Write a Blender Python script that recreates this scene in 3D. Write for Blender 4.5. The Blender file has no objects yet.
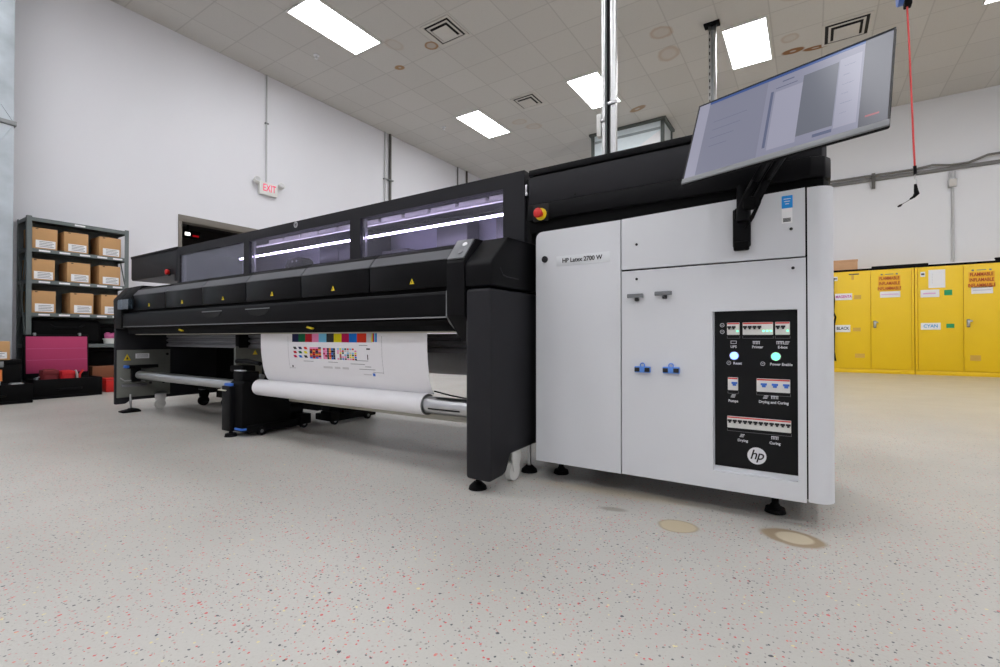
import bpy, bmesh, math, random
from mathutils import Vector, Matrix
random.seed(7)
SC = bpy.context.scene
COL = SC.collection

# ------------------------------------------------------------------ materials
def lin(c):
    f = lambda v: v / 12.92 if v <= 0.04045 else ((v + 0.055) / 1.055) ** 2.4
    return tuple(f(v / 255.0) for v in c)

def nd(nt, t, **kw):
    n = nt.nodes.new(t)
    for k, v in kw.items():
        setattr(n, k, v)
    return n

def mat(name, rgb, rough=0.5, metal=0.0, var=0.06, scale=14.0, bump=0.0, coat=0.0, spec=0.5):
    """Principled surface with a little procedural mottling in colour and gloss."""
    m = bpy.data.materials.new(name)
    m.use_nodes = True
    nt = m.node_tree
    b = nt.nodes['Principled BSDF']
    c = lin(rgb)
    tc = nd(nt, 'ShaderNodeTexCoord')
    nz = nd(nt, 'ShaderNodeTexNoise')
    nz.inputs['Scale'].default_value = scale
    nz.inputs['Detail'].default_value = 4
    nt.links.new(tc.outputs['Object'], nz.inputs['Vector'])
    mx = nd(nt, 'ShaderNodeMix', data_type='RGBA')
    mx.inputs[6].default_value = (*[v * (1 - var) for v in c], 1)
    mx.inputs[7].default_value = (*[min(1, v * (1 + var)) for v in c], 1)
    nt.links.new(nz.outputs['Fac'], mx.inputs[0])
    nt.links.new(mx.outputs[2], b.inputs['Base Color'])
    b.inputs['Roughness'].default_value = rough
    b.inputs['Metallic'].default_value = metal
    b.inputs['Coat Weight'].default_value = coat
    b.inputs['Specular IOR Level'].default_value = spec
    if bump:
        bp = nd(nt, 'ShaderNodeBump')
        bp.inputs['Strength'].default_value = bump
        bp.inputs['Distance'].default_value = 0.002
        n2 = nd(nt, 'ShaderNodeTexNoise')
        n2.inputs['Scale'].default_value = scale * 12
        nt.links.new(tc.outputs['Object'], n2.inputs['Vector'])
        nt.links.new(n2.outputs['Fac'], bp.inputs['Height'])
        nt.links.new(bp.outputs['Normal'], b.inputs['Normal'])
    return m

def emis(name, rgb, strength):
    m = bpy.data.materials.new(name)
    m.use_nodes = True
    nt = m.node_tree
    nt.nodes.remove(nt.nodes['Principled BSDF'])
    e = nd(nt, 'ShaderNodeEmission')
    e.inputs['Color'].default_value = (*lin(rgb), 1)
    e.inputs['Strength'].default_value = strength
    nt.links.new(e.outputs[0], nt.nodes['Material Output'].inputs[0])
    return m

def glass(name, tint, refl=1.0, rough=0.02, haze=0.0, hazecol=(160, 160, 180)):
    m = bpy.data.materials.new(name)
    m.use_nodes = True
    nt = m.node_tree
    nt.nodes.remove(nt.nodes['Principled BSDF'])
    t = nd(nt, 'ShaderNodeBsdfTransparent')
    t.inputs['Color'].default_value = (*lin(tint), 1)
    g = nd(nt, 'ShaderNodeBsdfGlossy')
    g.inputs['Roughness'].default_value = rough
    g.inputs['Color'].default_value = (0.95, 0.95, 1, 1)
    fr = nd(nt, 'ShaderNodeFresnel')
    fr.inputs['IOR'].default_value = 1.5
    mm = nd(nt, 'ShaderNodeMath', operation='MULTIPLY')
    geo = nd(nt, 'ShaderNodeNewGeometry')
    inv = nd(nt, 'ShaderNodeMath', operation='SUBTRACT')
    inv.inputs[0].default_value = refl
    bk = nd(nt, 'ShaderNodeMath', operation='MULTIPLY')
    nt.links.new(geo.outputs['Backfacing'], bk.inputs[0])
    bk.inputs[1].default_value = refl
    nt.links.new(bk.outputs[0], inv.inputs[1])
    nt.links.new(inv.outputs[0], mm.inputs[1])
    nt.links.new(fr.outputs[0], mm.inputs[0])
    base = t
    if haze:
        d = nd(nt, 'ShaderNodeBsdfDiffuse')
        d.inputs['Color'].default_value = (*lin(hazecol), 1)
        hz = nd(nt, 'ShaderNodeMixShader')
        hz.inputs[0].default_value = haze
        nt.links.new(t.outputs[0], hz.inputs[1])
        nt.links.new(d.outputs[0], hz.inputs[2])
        base = hz
    mx = nd(nt, 'ShaderNodeMixShader')
    nt.links.new(mm.outputs[0], mx.inputs[0])
    nt.links.new(base.outputs[0], mx.inputs[1])
    nt.links.new(g.outputs[0], mx.inputs[2])
    nt.links.new(mx.outputs[0], nt.nodes['Material Output'].inputs[0])
    return m

def ellipse_mask(nt, pos, cx, cy, rx, ry, ang=0.0, soft=0.15, wob=0.25, wobscale=9.0):
    """1 inside a wobbly ellipse on the XY plane, 0 outside."""
    mp = nd(nt, 'ShaderNodeMapping', vector_type='TEXTURE')
    mp.inputs['Location'].default_value = (cx, cy, 0)
    mp.inputs['Rotation'].default_value = (0, 0, ang)
    mp.inputs['Scale'].default_value = (rx, ry, 1000)
    nt.links.new(pos, mp.inputs['Vector'])
    ln = nd(nt, 'ShaderNodeVectorMath', operation='LENGTH')
    nt.links.new(mp.outputs[0], ln.inputs[0])
    nz = nd(nt, 'ShaderNodeTexNoise')
    nz.inputs['Scale'].default_value = wobscale
    nt.links.new(pos, nz.inputs['Vector'])
    ad = nd(nt, 'ShaderNodeMath', operation='MULTIPLY_ADD')
    nt.links.new(nz.outputs['Fac'], ad.inputs[0])
    ad.inputs[1].default_value = wob * 2
    nt.links.new(ln.outputs['Value'], ad.inputs[2])
    mr = nd(nt, 'ShaderNodeMapRange')
    mr.inputs['From Min'].default_value = 1 + wob + soft
    mr.inputs['From Max'].default_value = 1 + wob - soft
    nt.links.new(ad.outputs[0], mr.inputs['Value'])
    return mr.outputs[0]

def mixcol(nt, fac, a, rgb=None, b=None):
    mx = nd(nt, 'ShaderNodeMix', data_type='RGBA')
    nt.links.new(fac, mx.inputs[0])
    nt.links.new(a, mx.inputs[6])
    if rgb is not None:
        mx.inputs[7].default_value = (*lin(rgb), 1)
    else:
        nt.links.new(b, mx.inputs[7])
    return mx.outputs[2]

def mul(nt, a, v):
    m = nd(nt, 'ShaderNodeMath', operation='MULTIPLY')
    nt.links.new(a, m.inputs[0])
    if isinstance(v, (int, float)):
        m.inputs[1].default_value = v
    else:
        nt.links.new(v, m.inputs[1])
    return m.outputs[0]

def floor_material():
    m = bpy.data.materials.new('flecked_epoxy_floor')
    m.use_nodes = True
    nt = m.node_tree
    b = nt.nodes['Principled BSDF']
    geo = nd(nt, 'ShaderNodeNewGeometry')
    pos = geo.outputs['Position']
    n1 = nd(nt, 'ShaderNodeTexNoise')
    n1.inputs['Scale'].default_value = 0.7
    n1.inputs['Detail'].default_value = 6
    nt.links.new(pos, n1.inputs['Vector'])
    r = nd(nt, 'ShaderNodeValToRGB')
    r.color_ramp.elements[0].position = 0.3
    r.color_ramp.elements[0].color = (*lin((177, 175, 168)), 1)
    r.color_ramp.elements[1].position = 0.7
    r.color_ramp.elements[1].color = (*lin((192, 190, 184)), 1)
    nt.links.new(n1.outputs['Fac'], r.inputs[0])
    col = r.outputs[0]
    n2 = nd(nt, 'ShaderNodeTexNoise')
    n2.inputs['Scale'].default_value = 140
    n2.inputs['Detail'].default_value = 3
    nt.links.new(pos, n2.inputs['Vector'])
    mr = nd(nt, 'ShaderNodeMapRange')
    mr.inputs['From Min'].default_value = 0.5
    mr.inputs['From Max'].default_value = 0.8
    mr.inputs['To Max'].default_value = 0.45
    nt.links.new(n2.outputs['Fac'], mr.inputs['Value'])
    col = mixcol(nt, mr.outputs[0], col, (172, 168, 160))
    dens = nd(nt, 'ShaderNodeTexNoise')
    dens.inputs['Scale'].default_value = 2.2
    dens.inputs['Detail'].default_value = 2
    nt.links.new(pos, dens.inputs['Vector'])
    def chips(col, scale, size, keep, palette):
        wob = nd(nt, 'ShaderNodeTexNoise')
        wob.inputs['Scale'].default_value = scale * 2.2
        nt.links.new(pos, wob.inputs['Vector'])
        vm = nd(nt, 'ShaderNodeVectorMath', operation='MULTIPLY_ADD')
        nt.links.new(wob.outputs['Color'], vm.inputs[0])
        vm.inputs[1].default_value = (0.35 / scale,) * 3
        nt.links.new(pos, vm.inputs[2])
        sx = nd(nt, 'ShaderNodeSeparateXYZ')
        nt.links.new(vm.outputs[0], sx.inputs[0])
        cx = nd(nt, 'ShaderNodeCombineXYZ')
        nt.links.new(sx.outputs[0], cx.inputs[0])
        nt.links.new(sx.outputs[1], cx.inputs[1])
        v = nd(nt, 'ShaderNodeTexVoronoi', voronoi_dimensions='2D')
        v.inputs['Scale'].default_value = scale
        nt.links.new(cx.outputs[0], v.inputs['Vector'])
        sc = nd(nt, 'ShaderNodeSeparateColor')
        nt.links.new(v.outputs['Color'], sc.inputs[0])
        # chip radius varies, some cells stay empty
        rad = nd(nt, 'ShaderNodeMath', operation='MULTIPLY_ADD')
        nt.links.new(sc.outputs[1], rad.inputs[0])
        rad.inputs[1].default_value = size * 0.8
        rad.inputs[2].default_value = size * 0.35
        lt = nd(nt, 'ShaderNodeMath', operation='LESS_THAN')
        nt.links.new(v.outputs['Distance'], lt.inputs[0])
        nt.links.new(rad.outputs[0], lt.inputs[1])
        kk = nd(nt, 'ShaderNodeMath', operation='MULTIPLY')
        nt.links.new(dens.outputs['Fac'], kk.inputs[0])
        kk.inputs[1].default_value = keep * 2
        on = nd(nt, 'ShaderNodeMath', operation='LESS_THAN')
        nt.links.new(sc.outputs[0], on.inputs[0])
        nt.links.new(kk.outputs[0], on.inputs[1])
        cr = nd(nt, 'ShaderNodeValToRGB')
        cr.color_ramp.interpolation = 'CONSTANT'
        els = cr.color_ramp.elements
        while len(els) < len(palette):
            els.new(0.5)
        for e, (p, c) in zip(els, palette):
            e.position = p
            e.color = (*lin(c), 1)
        nt.links.new(sc.outputs[2], cr.inputs[0])
        return mixcol(nt, mul(nt, lt.outputs[0], on.outputs[0]), col, None, cr.outputs[0])
    pal = [(0, (206, 92, 92)), (0.3, (72, 74, 80)), (0.5, (214, 122, 112)), (0.62, (150, 146, 140)), (0.78, (218, 206, 150)), (0.9, (196, 84, 80))]
    col = chips(col, 28, 0.11, 0.33, pal)
    col = chips(col, 60, 0.165, 0.36, pal)
    col = chips(col, 95, 0.26, 0.30, [(0, (196, 140, 134)), (0.35, (120, 120, 120)), (0.7, (170, 164, 156))])
    # bare patches of old screed
    m1 = ellipse_mask(nt, pos, -0.405, 1.785, 0.062, 0.054, 0.25, 0.10, 0.15, 12)
    m1b = ellipse_mask(nt, pos, -0.405, 1.785, 0.068, 0.060, 0.25, 0.08, 0.15, 12)
    col = mixcol(nt, m1b, col, (150, 136, 112))
    col = mixcol(nt, m1, col, (188, 174, 144))
    m2b = ellipse_mask(nt, pos, -0.058, 1.893, 0.098, 0.068, -0.15, 0.10, 0.2, 10)
    m2 = ellipse_mask(nt, pos, -0.050, 1.895, 0.056, 0.048, -0.1, 0.10, 0.15, 10)
    col = mixcol(nt, m2b, col, (158, 140, 116))
    col = mixcol(nt, m2, col, (196, 184, 160))
    m3 = ellipse_mask(nt, pos, -0.70, 2.02, 0.35, 0.05, 0.1, 0.5, 0.3, 4)
    col = mixcol(nt, mul(nt, m3, 0.5), col, (196, 180, 150))
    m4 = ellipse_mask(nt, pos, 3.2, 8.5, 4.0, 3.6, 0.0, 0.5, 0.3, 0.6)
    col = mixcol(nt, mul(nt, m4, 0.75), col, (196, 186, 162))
    m5 = ellipse_mask(nt, pos, -0.66, 1.82, 0.05, 0.02, 0.2, 0.3, 0.3, 9)
    col = mixcol(nt, mul(nt, m5, 0.7), col, (130, 122, 110))
    nt.links.new(col, b.inputs['Base Color'])
    n3 = nd(nt, 'ShaderNodeTexNoise')
    n3.inputs['Scale'].default_value = 3
    n3.inputs['Detail'].default_value = 5
    nt.links.new(pos, n3.inputs['Vector'])
    rr = nd(nt, 'ShaderNodeMapRange')
    rr.inputs['To Min'].default_value = 0.28
    rr.inputs['To Max'].default_value = 0.5
    nt.links.new(n3.outputs['Fac'], rr.inputs['Value'])
    nt.links.new(rr.outputs[0], b.inputs['Roughness'])
    bp = nd(nt, 'ShaderNodeBump')
    bp.inputs['Strength'].default_value = 0.25
    bp.inputs['Distance'].default_value = 0.002
    nt.links.new(n2.outputs['Fac'], bp.inputs['Height'])
    nt.links.new(bp.outputs[0], b.inputs['Normal'])
    return m

TP = 0.630                       # ceiling tile pitch
TX0, TY0 = -2.985, 7.640

def ceiling_material():
    m = bpy.data.materials.new('ceiling_tile')
    m.use_nodes = True
    nt = m.node_tree
    b = nt.nodes['Principled BSDF']
    geo = nd(nt, 'ShaderNodeNewGeometry')
    pos = geo.outputs['Position']
    sx = nd(nt, 'ShaderNodeSeparateXYZ')
    nt.links.new(pos, sx.inputs[0])
    lines = []
    cells = []
    for k, off in ((0, TX0), (1, TY0)):
        a = nd(nt, 'ShaderNodeMath', operation='SUBTRACT')
        nt.links.new(sx.outputs[k], a.inputs[0])
        a.inputs[1].default_value = off - 100 * TP
        d = nd(nt, 'ShaderNodeMath', operation='DIVIDE')
        nt.links.new(a.outputs[0], d.inputs[0])
        d.inputs[1].default_value = TP
        fl = nd(nt, 'ShaderNodeMath', operation='FLOOR')
        nt.links.new(d.outputs[0], fl.inputs[0])
        cells.append(fl.outputs[0])
        f = nd(nt, 'ShaderNodeMath', operation='PINGPONG')
        nt.links.new(d.outputs[0], f.inputs[0])
        f.inputs[1].default_value = 0.5
        lt = nd(nt, 'ShaderNodeMath', operation='LESS_THAN')
        nt.links.new(f.outputs[0], lt.inputs[0])
        lt.inputs[1].default_value = 0.014
        lines.append(lt.outputs[0])
    mxl = nd(nt, 'ShaderNodeMath', operation='MAXIMUM')
    nt.links.new(lines[0], mxl.inputs[0])
    nt.links.new(lines[1], mxl.inputs[1])
    cc = nd(nt, 'ShaderNodeCombineXYZ')
    nt.links.new(cells[0], cc.inputs[0])
    nt.links.new(cells[1], cc.inputs[1])
    wn = nd(nt, 'ShaderNodeTexWhiteNoise', noise_dimensions='2D')
    nt.links.new(cc.outputs[0], wn.inputs['Vector'])
    r = nd(nt, 'ShaderNodeValToRGB')
    r.color_ramp.elements[0].color = (*lin((200, 197, 192)), 1)
    r.color_ramp.elements[1].color = (*lin((206, 203, 198)), 1)
    nt.links.new(wn.outputs['Value'], r.inputs[0])
    col = r.outputs[0]
    n = nd(nt, 'ShaderNodeTexNoise')
    n.inputs['Scale'].default_value = 90
    nt.links.new(pos, n.inputs['Vector'])
    mr = nd(nt, 'ShaderNodeMapRange')
    mr.inputs['From Min'].default_value = 0.55
    mr.inputs['From Max'].default_value = 0.75
    mr.inputs['To Max'].default_value = 0.25
    nt.links.new(n.outputs['Fac'], mr.inputs['Value'])
    col = mixcol(nt, mr.outputs[0], col, (165, 162, 157))
    col = mixcol(nt, mul(nt, mxl.outputs[0], 0.36), col, (154, 150, 146))
    def ring(col, cx, cy, rx, ry, ang, rgb, amt, inner=0.72):
        o = ellipse_mask(nt, pos, cx, cy, rx, ry, ang, 0.12, 0.3, 5)
        i = ellipse_mask(nt, pos, cx, cy, rx * inner, ry * inner, ang, 0.2, 0.3, 5)
        sub = nd(nt, 'ShaderNodeMath', operation='SUBTRACT', use_clamp=True)
        nt.links.new(o, sub.inputs[0])
        nt.links.new(i, sub.inputs[1])
        ad = nd(nt, 'ShaderNodeMath', operation='MULTIPLY_ADD', use_clamp=True)
        nt.links.new(i, ad.inputs[0])
        ad.inputs[1].default_value = 0.35
        nt.links.new(sub.outputs[0], ad.inputs[2])
        return mixcol(nt, mul(nt, ad.outputs[0], amt * .62), col, rgb)
    for s in ((-4.95, 5.58, 0.11, 0.10, 0.3, (150, 104, 50), 1.5), (-5.80, 5.75, 0.09, 0.07, 0.2, (160, 118, 66), 1.4, 0.3),
              (-5.42, 5.25, 0.12, 0.16, 0.0, (176, 150, 120), 0.5), (-1.86, 7.23, 0.17, 0.15, 0.2, (168, 130, 92), 0.8),
              (-1.90, 7.85, 0.16, 0.20, 0.5, (168, 130, 92), 0.7), (-0.22, 8.86, 0.15, 0.08, 0.0, (140, 90, 36), 1.5, 0.3),
              (0.08, 8.95, 0.18, 0.06, 0.1, (140, 90, 36), 1.5, 0.3), (-0.25, 8.45, 0.12, 0.12, 0.0, (168, 130, 92), 0.6),
              (-2.88, 9.40, 0.08, 0.18, 1.2, (150, 112, 66), 1.2, 0.3), (-5.14, 8.60, 0.16, 0.12, 0.2, (176, 146, 108), 0.6),
              (-5.0, 8.95, 0.18, 0.14, 0.5, (180, 150, 116), 0.6), (-0.2, 7.3, 0.16, 0.28, -0.6, (172, 146, 116), 0.5)):
        col = ring(col, *s)
    nt.links.new(col, b.inputs['Base Color'])
    b.inputs['Roughness'].default_value = 0.9
    bp = nd(nt, 'ShaderNodeBump')
    bp.inputs['Strength'].default_value = 0.3
    bp.inputs['Distance'].default_value = 0.004
    nt.links.new(n.outputs['Fac'], bp.inputs['Height'])
    nt.links.new(bp.outputs[0], b.inputs['Normal'])
    return m

M = {}
M['floor'] = floor_material()
M['ceiling'] = ceiling_material()
M['wall_white'] = mat('painted_drywall', (226, 226, 231), 0.55, var=0.02, scale=1.2, bump=0.08)
M['wall_grey'] = mat('painted_block_wall', (228, 229, 232), 0.6, var=0.02, scale=1.0, bump=0.08)
M['black'] = mat('satin_black_shell', (17, 17, 19), 0.42, var=0.05, scale=6, spec=.10)
M['black_deep'] = mat('matt_black', (13, 13, 14), 0.6, var=0.08, spec=.08)
M['charcoal'] = mat('charcoal_shell', (42, 42, 45), 0.45, var=0.05, scale=5, spec=.12)
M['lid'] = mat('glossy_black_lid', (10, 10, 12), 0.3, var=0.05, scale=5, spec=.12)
M['slope'] = mat('lid_top_reflection_grey', (84, 85, 89), 0.5, var=0.05, scale=5, spec=.3)  # grey lightened to carry the ceiling light these tops reflect
M['seam'] = mat('seam_black', (9, 9, 10), 0.8)
M['white_panel'] = mat('powder_coated_white_panel', (212, 214, 218), 0.42, var=0.015, scale=2)
M['white_plastic'] = mat('white_plastic', (226, 226, 222), 0.4, var=0.03)
M['label_white'] = mat('label_paper', (236, 236, 238), 0.6, var=0.02)
M['label_grey'] = mat('nameplate_film', (216, 219, 222), 0.3, var=0.01)
M['ink'] = mat('black_ink', (26, 26, 28), 0.6)
M['ink_grey'] = mat('grey_ink', (120, 120, 124), 0.6)
M['ink_white'] = mat('white_ink', (225, 226, 230), 0.5)
M['board'] = mat('black_switchboard', (13, 14, 16), 0.35, var=0.04, spec=.2)
M['steel'] = mat('brushed_steel', (196, 197, 199), 0.28, 1.0, var=0.05)
M['alu'] = mat('anodised_aluminium', (205, 206, 206), 0.34, 1.0, var=0.04)
M['dull_steel'] = mat('dull_steel', (140, 142, 143), 0.5, 0.8, var=0.06)
M['grey_plate'] = mat('grey_green_plate', (116, 118, 112), 0.5, 0.2, var=0.06, scale=3)
M['shelf_grey'] = mat('grey_shelf_enamel', (104, 112, 112), 0.45, 0.1, var=0.06)
M['cardboard'] = mat('cardboard', (193, 150, 102), 0.8, var=0.07, scale=10, bump=0.1)
M['cardboard_dark'] = mat('brown_cardboard', (128, 80, 52), 0.8, var=0.07, scale=10)
M['wood'] = mat('pale_plywood', (206, 162, 122), 0.7, var=0.1, scale=8)
M['yellow'] = mat('yellow_enamel', (245, 204, 22), 0.35, var=0.04, scale=2)
M['paper'] = mat('coated_paper', (232, 231, 234), 0.45, var=0.01)
M['red'] = mat('red_plastic', (206, 34, 30), 0.35, var=0.05)
M['red_cloth'] = mat('red_fabric', (196, 28, 38), 0.8, var=0.12, bump=0.3)
M['red_cable'] = mat('red_cable', (196, 52, 52), 0.5)
M['blue'] = mat('blue_plastic', (58, 110, 200), 0.4)
M['blue_clip'] = mat('cornflower_clip', (88, 140, 222), 0.4)
M['blue_sticker'] = mat('blue_sticker', (28, 146, 226), 0.4)
M['green_sticker'] = mat('green_sticker', (32, 156, 96), 0.5)
M['pink_foam'] = mat('pink_foam', (172, 54, 98), 0.85, var=0.05, scale=5, bump=0.2)
M['pink_cloth'] = mat('pink_cloth', (190, 92, 140), 0.85, var=0.1)
M['orange'] = mat('orange_handle', (226, 130, 66), 0.5)
M['grey_clip'] = mat('grey_clip', (112, 115, 118), 0.5)
M['yellow_mark'] = mat('warning_yellow', (236, 208, 30), 0.5)
M['galv'] = mat('galvanised_sheet', (180, 188, 194), 0.40, 0.75, var=0.45, scale=3.5)
M['conduit_grey'] = mat('painted_conduit', (196, 197, 198), 0.5)
M['conduit_dark'] = mat('dark_conduit', (92, 90, 86), 0.5, 0.3)
M['rail_grey'] = mat('grey_raceway', (116, 115, 113), 0.55)
M['vent'] = mat('painted_vent', (206, 202, 196), 0.5)
M['vent_dark'] = mat('duct_dark', (40, 38, 37), 0.9)
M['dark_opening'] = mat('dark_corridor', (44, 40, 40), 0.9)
M['header'] = mat('door_header', (118, 112, 104), 0.6)
M['sign_orange'] = mat('faded_orange_print', (240, 180, 36), 0.5)
M['sign_red'] = mat('red_print', (176, 54, 22), 0.5)
M['magenta_ink'] = mat('magenta_print', (206, 80, 160), 0.5)
M['pale_pink_ink'] = mat('pale_pink_print', (226, 176, 214), 0.5)
M['cyan_ink'] = mat('cyan_print', (90, 170, 214), 0.5)
M['tan_label'] = mat('faded_label', (216, 172, 74), 0.6)
M['lever_grey'] = mat('grey_button_panel', (104, 106, 110), .4)
M['chin'] = mat('grey_bezel', (122, 124, 127), .45)
M['inner'] = mat('hood_lining', (196, 194, 212), 0.5, var=0.06, scale=3)
M['navy'] = mat('navy_carriage', (16, 16, 38), 0.5)
M['grey_panel'] = mat('grey_sheet', (120, 120, 124), 0.35, 0.4, var=0.05, scale=2)
M['beige'] = mat('beige_bracket', (186, 183, 170), 0.5)
M['dark_conduit_paint'] = mat('dark_frame_paint', (84, 90, 86), .6)
M['recess'] = mat('blue_grey_plenum', (150, 160, 162), 0.7, var=0.06)
M['exit_pink'] = emis('exit_letters', (250, 96, 130), 1.05)
M['pale_duct'] = mat('pale_duct_wrap', (222, 232, 236), .5)
M['clear'] = glass('clear_acrylic', (216, 228, 236), 1.6, 0.03, 0.04, (170, 190, 205))
M['window'] = glass('tinted_acrylic', (226, 224, 234), 1.0, 0.03, 0.05, (170, 170, 186))
M['window_reflection'] = glass('acrylic_painted_reflection', (222, 220, 232), 1.0, 0.03, 0.24, (172, 172, 186))  # diffuse grey stands in for the reflection on the leftmost pane
M['lamp'] = emis('lamp_diffuser', (250, 251, 255), 20.0)
M['led'] = emis('led_strip', (236, 226, 255), 42.0)
M['led_rim'] = emis('led_glow_bar', (196, 190, 235), 0.7)
M['blue_led'] = emis('blue_indicator', (84, 124, 255), 8.0)
M['green_led'] = emis('green_indicator', (90, 240, 170), 3.6)
M['corridor_lamp'] = emis('corridor_lamp', (255, 255, 250), 2.5)
M['corridor_red'] = emis('corridor_red', (200, 20, 30), 0.5)

# ------------------------------------------------------------------ mesh builder
class MB:
    def __init__(self):
        self.bm = bmesh.new()
        self.mats = []
    def _merge(self, t, mi=0):
        for f in t.faces:
            f.material_index = mi
        me = bpy.data.meshes.new('tmp')
        t.to_mesh(me)
        t.free()
        self.bm.from_mesh(me)
        bpy.data.meshes.remove(me)
        return self
    def box(self, x0, x1, y0, y1, z0, z1, bev=0.0, seg=2, mi=0, rot=None, piv=None):
        t = bmesh.new()
        bmesh.ops.create_cube(t, size=1.0)
        for v in t.verts:
            v.co = Vector((x0 + (v.co.x + .5) * (x1 - x0), y0 + (v.co.y + .5) * (y1 - y0), z0 + (v.co.z + .5) * (z1 - z0)))
        if bev:
            bmesh.ops.bevel(t, geom=t.edges[:], offset=bev, segments=seg, affect='EDGES', profile=0.5)
        if rot is not None:
            p = Vector(piv) if piv else Vector(((x0 + x1) / 2, (y0 + y1) / 2, (z0 + z1) / 2))
            bmesh.ops.rotate(t, cent=p, matrix=rot, verts=t.verts)
        return self._merge(t, mi)
    def prism(self, pts, axis, a, b, bev=0.0, seg=2, mi=0):
        t = bmesh.new()
        def P(u, v, w):
            return {'X': (w, u, v), 'Y': (u, w, v), 'Z': (u, v, w)}[axis]
        va = [t.verts.new(P(u, v, a)) for u, v in pts]
        vb = [t.verts.new(P(u, v, b)) for u, v in pts]
        n = len(pts)
        t.faces.new(va)
        t.faces.new(vb[::-1])
        for i in range(n):
            t.faces.new((va[i], vb[i], vb[(i + 1) % n], va[(i + 1) % n]))
        bmesh.ops.recalc_face_normals(t, faces=t.faces)
        if bev:
            bmesh.ops.bevel(t, geom=t.edges[:], offset=bev, segments=seg, affect='EDGES', profile=0.5)
        return self._merge(t, mi)
    def tube(self, pts, r, n=12, mi=0, radii=None):
        t = bmesh.new()
        pts = [Vector(p) for p in pts]
        rings = []
        up = None
        for i, p in enumerate(pts):
            d = (pts[min(i + 1, len(pts) - 1)] - pts[max(i - 1, 0)]).normalized()
            if up is None:
                up = Vector((0, 0, 1)) if abs(d.z) < 0.9 else Vector((1, 0, 0))
            u = d.cross(up).normalized()
            v = u.cross(d).normalized()
            up = v
            rr = radii[i] if radii else r
            rings.append([t.verts.new(p + (u * math.cos(k * 2 * math.pi / n) + v * math.sin(k * 2 * math.pi / n)) * rr) for k in range(n)])
        for a, b in zip(rings, rings[1:]):
            for k in range(n):
                t.faces.new((a[k], a[(k + 1) % n], b[(k + 1) % n], b[k]))
        t.faces.new(rings[0][::-1])
        t.faces.new(rings[-1])
        bmesh.ops.recalc_face_normals(t, faces=t.faces)
        return self._merge(t, mi)
    def cyl(self, p0, p1, r, n=20, mi=0, r2=None):
        return self.tube([p0, p1], r, n, mi, [r, r2 if r2 is not None else r])
    def ball(self, c, r, sc=(1, 1, 1), mi=0, n=16):
        t = bmesh.new()
        bmesh.ops.create_uvsphere(t, u_segments=n, v_segments=n // 2 + 2, radius=r)
        for v in t.verts:
            v.co = Vector((c[0] + v.co.x * sc[0], c[1] + v.co.y * sc[1], c[2] + v.co.z * sc[2]))
        return self._merge(t, mi)
    def holed(self, x0, x1, z0, z1, yf, yb, holes, mi=0):
        """panel facing -Y with rectangular holes (hx0,hx1,hz0,hz1)"""
        t = bmesh.new()
        xs = sorted({x0, x1, *[h[0] for h in holes], *[h[1] for h in holes]})
        zs = sorted({z0, z1, *[h[2] for h in holes], *[h[3] for h in holes]})
        V = {}
        def v(i, j, k):
            if (i, j, k) not in V:
                V[i, j, k] = t.verts.new((xs[i], (yf, yb)[k], zs[j]))
            return V[i, j, k]
        def solid(i, j):
            if i < 0 or j < 0 or i >= len(xs) - 1 or j >= len(zs) - 1:
                return False
            cx, cz = (xs[i] + xs[i + 1]) / 2, (zs[j] + zs[j + 1]) / 2
            return not any(h[0] < cx < h[1] and h[2] < cz < h[3] for h in holes)
        for i in range(len(xs) - 1):
            for j in range(len(zs) - 1):
                if not solid(i, j):
                    continue
                t.faces.new((v(i, j, 0), v(i + 1, j, 0), v(i + 1, j + 1, 0), v(i, j + 1, 0)))
                t.faces.new((v(i, j, 1), v(i, j + 1, 1), v(i + 1, j + 1, 1), v(i + 1, j, 1)))
                if not solid(i - 1, j): t.faces.new((v(i, j, 0), v(i, j + 1, 0), v(i, j + 1, 1), v(i, j, 1)))
                if not solid(i + 1, j): t.faces.new((v(i + 1, j, 0), v(i + 1, j, 1), v(i + 1, j + 1, 1), v(i + 1, j + 1, 0)))
                if not solid(i, j - 1): t.faces.new((v(i, j, 0), v(i, j, 1), v(i + 1, j, 1), v(i + 1, j, 0)))
                if not solid(i, j + 1): t.faces.new((v(i, j + 1, 0), v(i + 1, j + 1, 0), v(i + 1, j + 1, 1), v(i, j + 1, 1)))
        bmesh.ops.recalc_face_normals(t, faces=t.faces)
        return self._merge(t, mi)
    def quad(self, a, b, c, d, mi=0):
        vs = [self.bm.verts.new(p) for p in (a, b, c, d)]
        f = self.bm.faces.new(vs)
        f.material_index = mi
        return self
    def xform(self, mtx):
        bmesh.ops.transform(self.bm, matrix=mtx, verts=self.bm.verts)
        return self
    def build(self, name, m, parent=None, origin=None):
        me = bpy.data.meshes.new(name)
        o = bpy.data.objects.new(name, me)
        off = Vector((0, 0, 0))
        if parent is not None:
            p = parent
            while p is not None:
                off += p.location
                p = p.parent
            o.parent = parent
        elif origin is not None:
            off = Vector(origin)
            o.location = off
        for v in self.bm.verts:
            v.co -= off
        self.bm.to_mesh(me)
        self.bm.free()
        for x in (m if isinstance(m, (list, tuple)) else [m]):
            me.materials.append(M[x] if isinstance(x, str) else x)
        me.polygons.foreach_set('use_smooth', [True] * len(me.polygons))
        me.set_sharp_from_angle(angle=math.radians(32))
        COL.objects.link(o)
        return o

def thing(name, loc, label, cat, group=None):
    o = bpy.data.objects.new(name, None)
    o.empty_display_size = 0.1
    o.location = loc
    COL.objects.link(o)
    return tag(o, label, cat, group)

def tag(o, label, cat, group=None):
    o['label'] = label
    o['category'] = cat
    if group:
        o['group'] = group
    return o

def struct(o):
    o['kind'] = 'structure'
    return o

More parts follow.
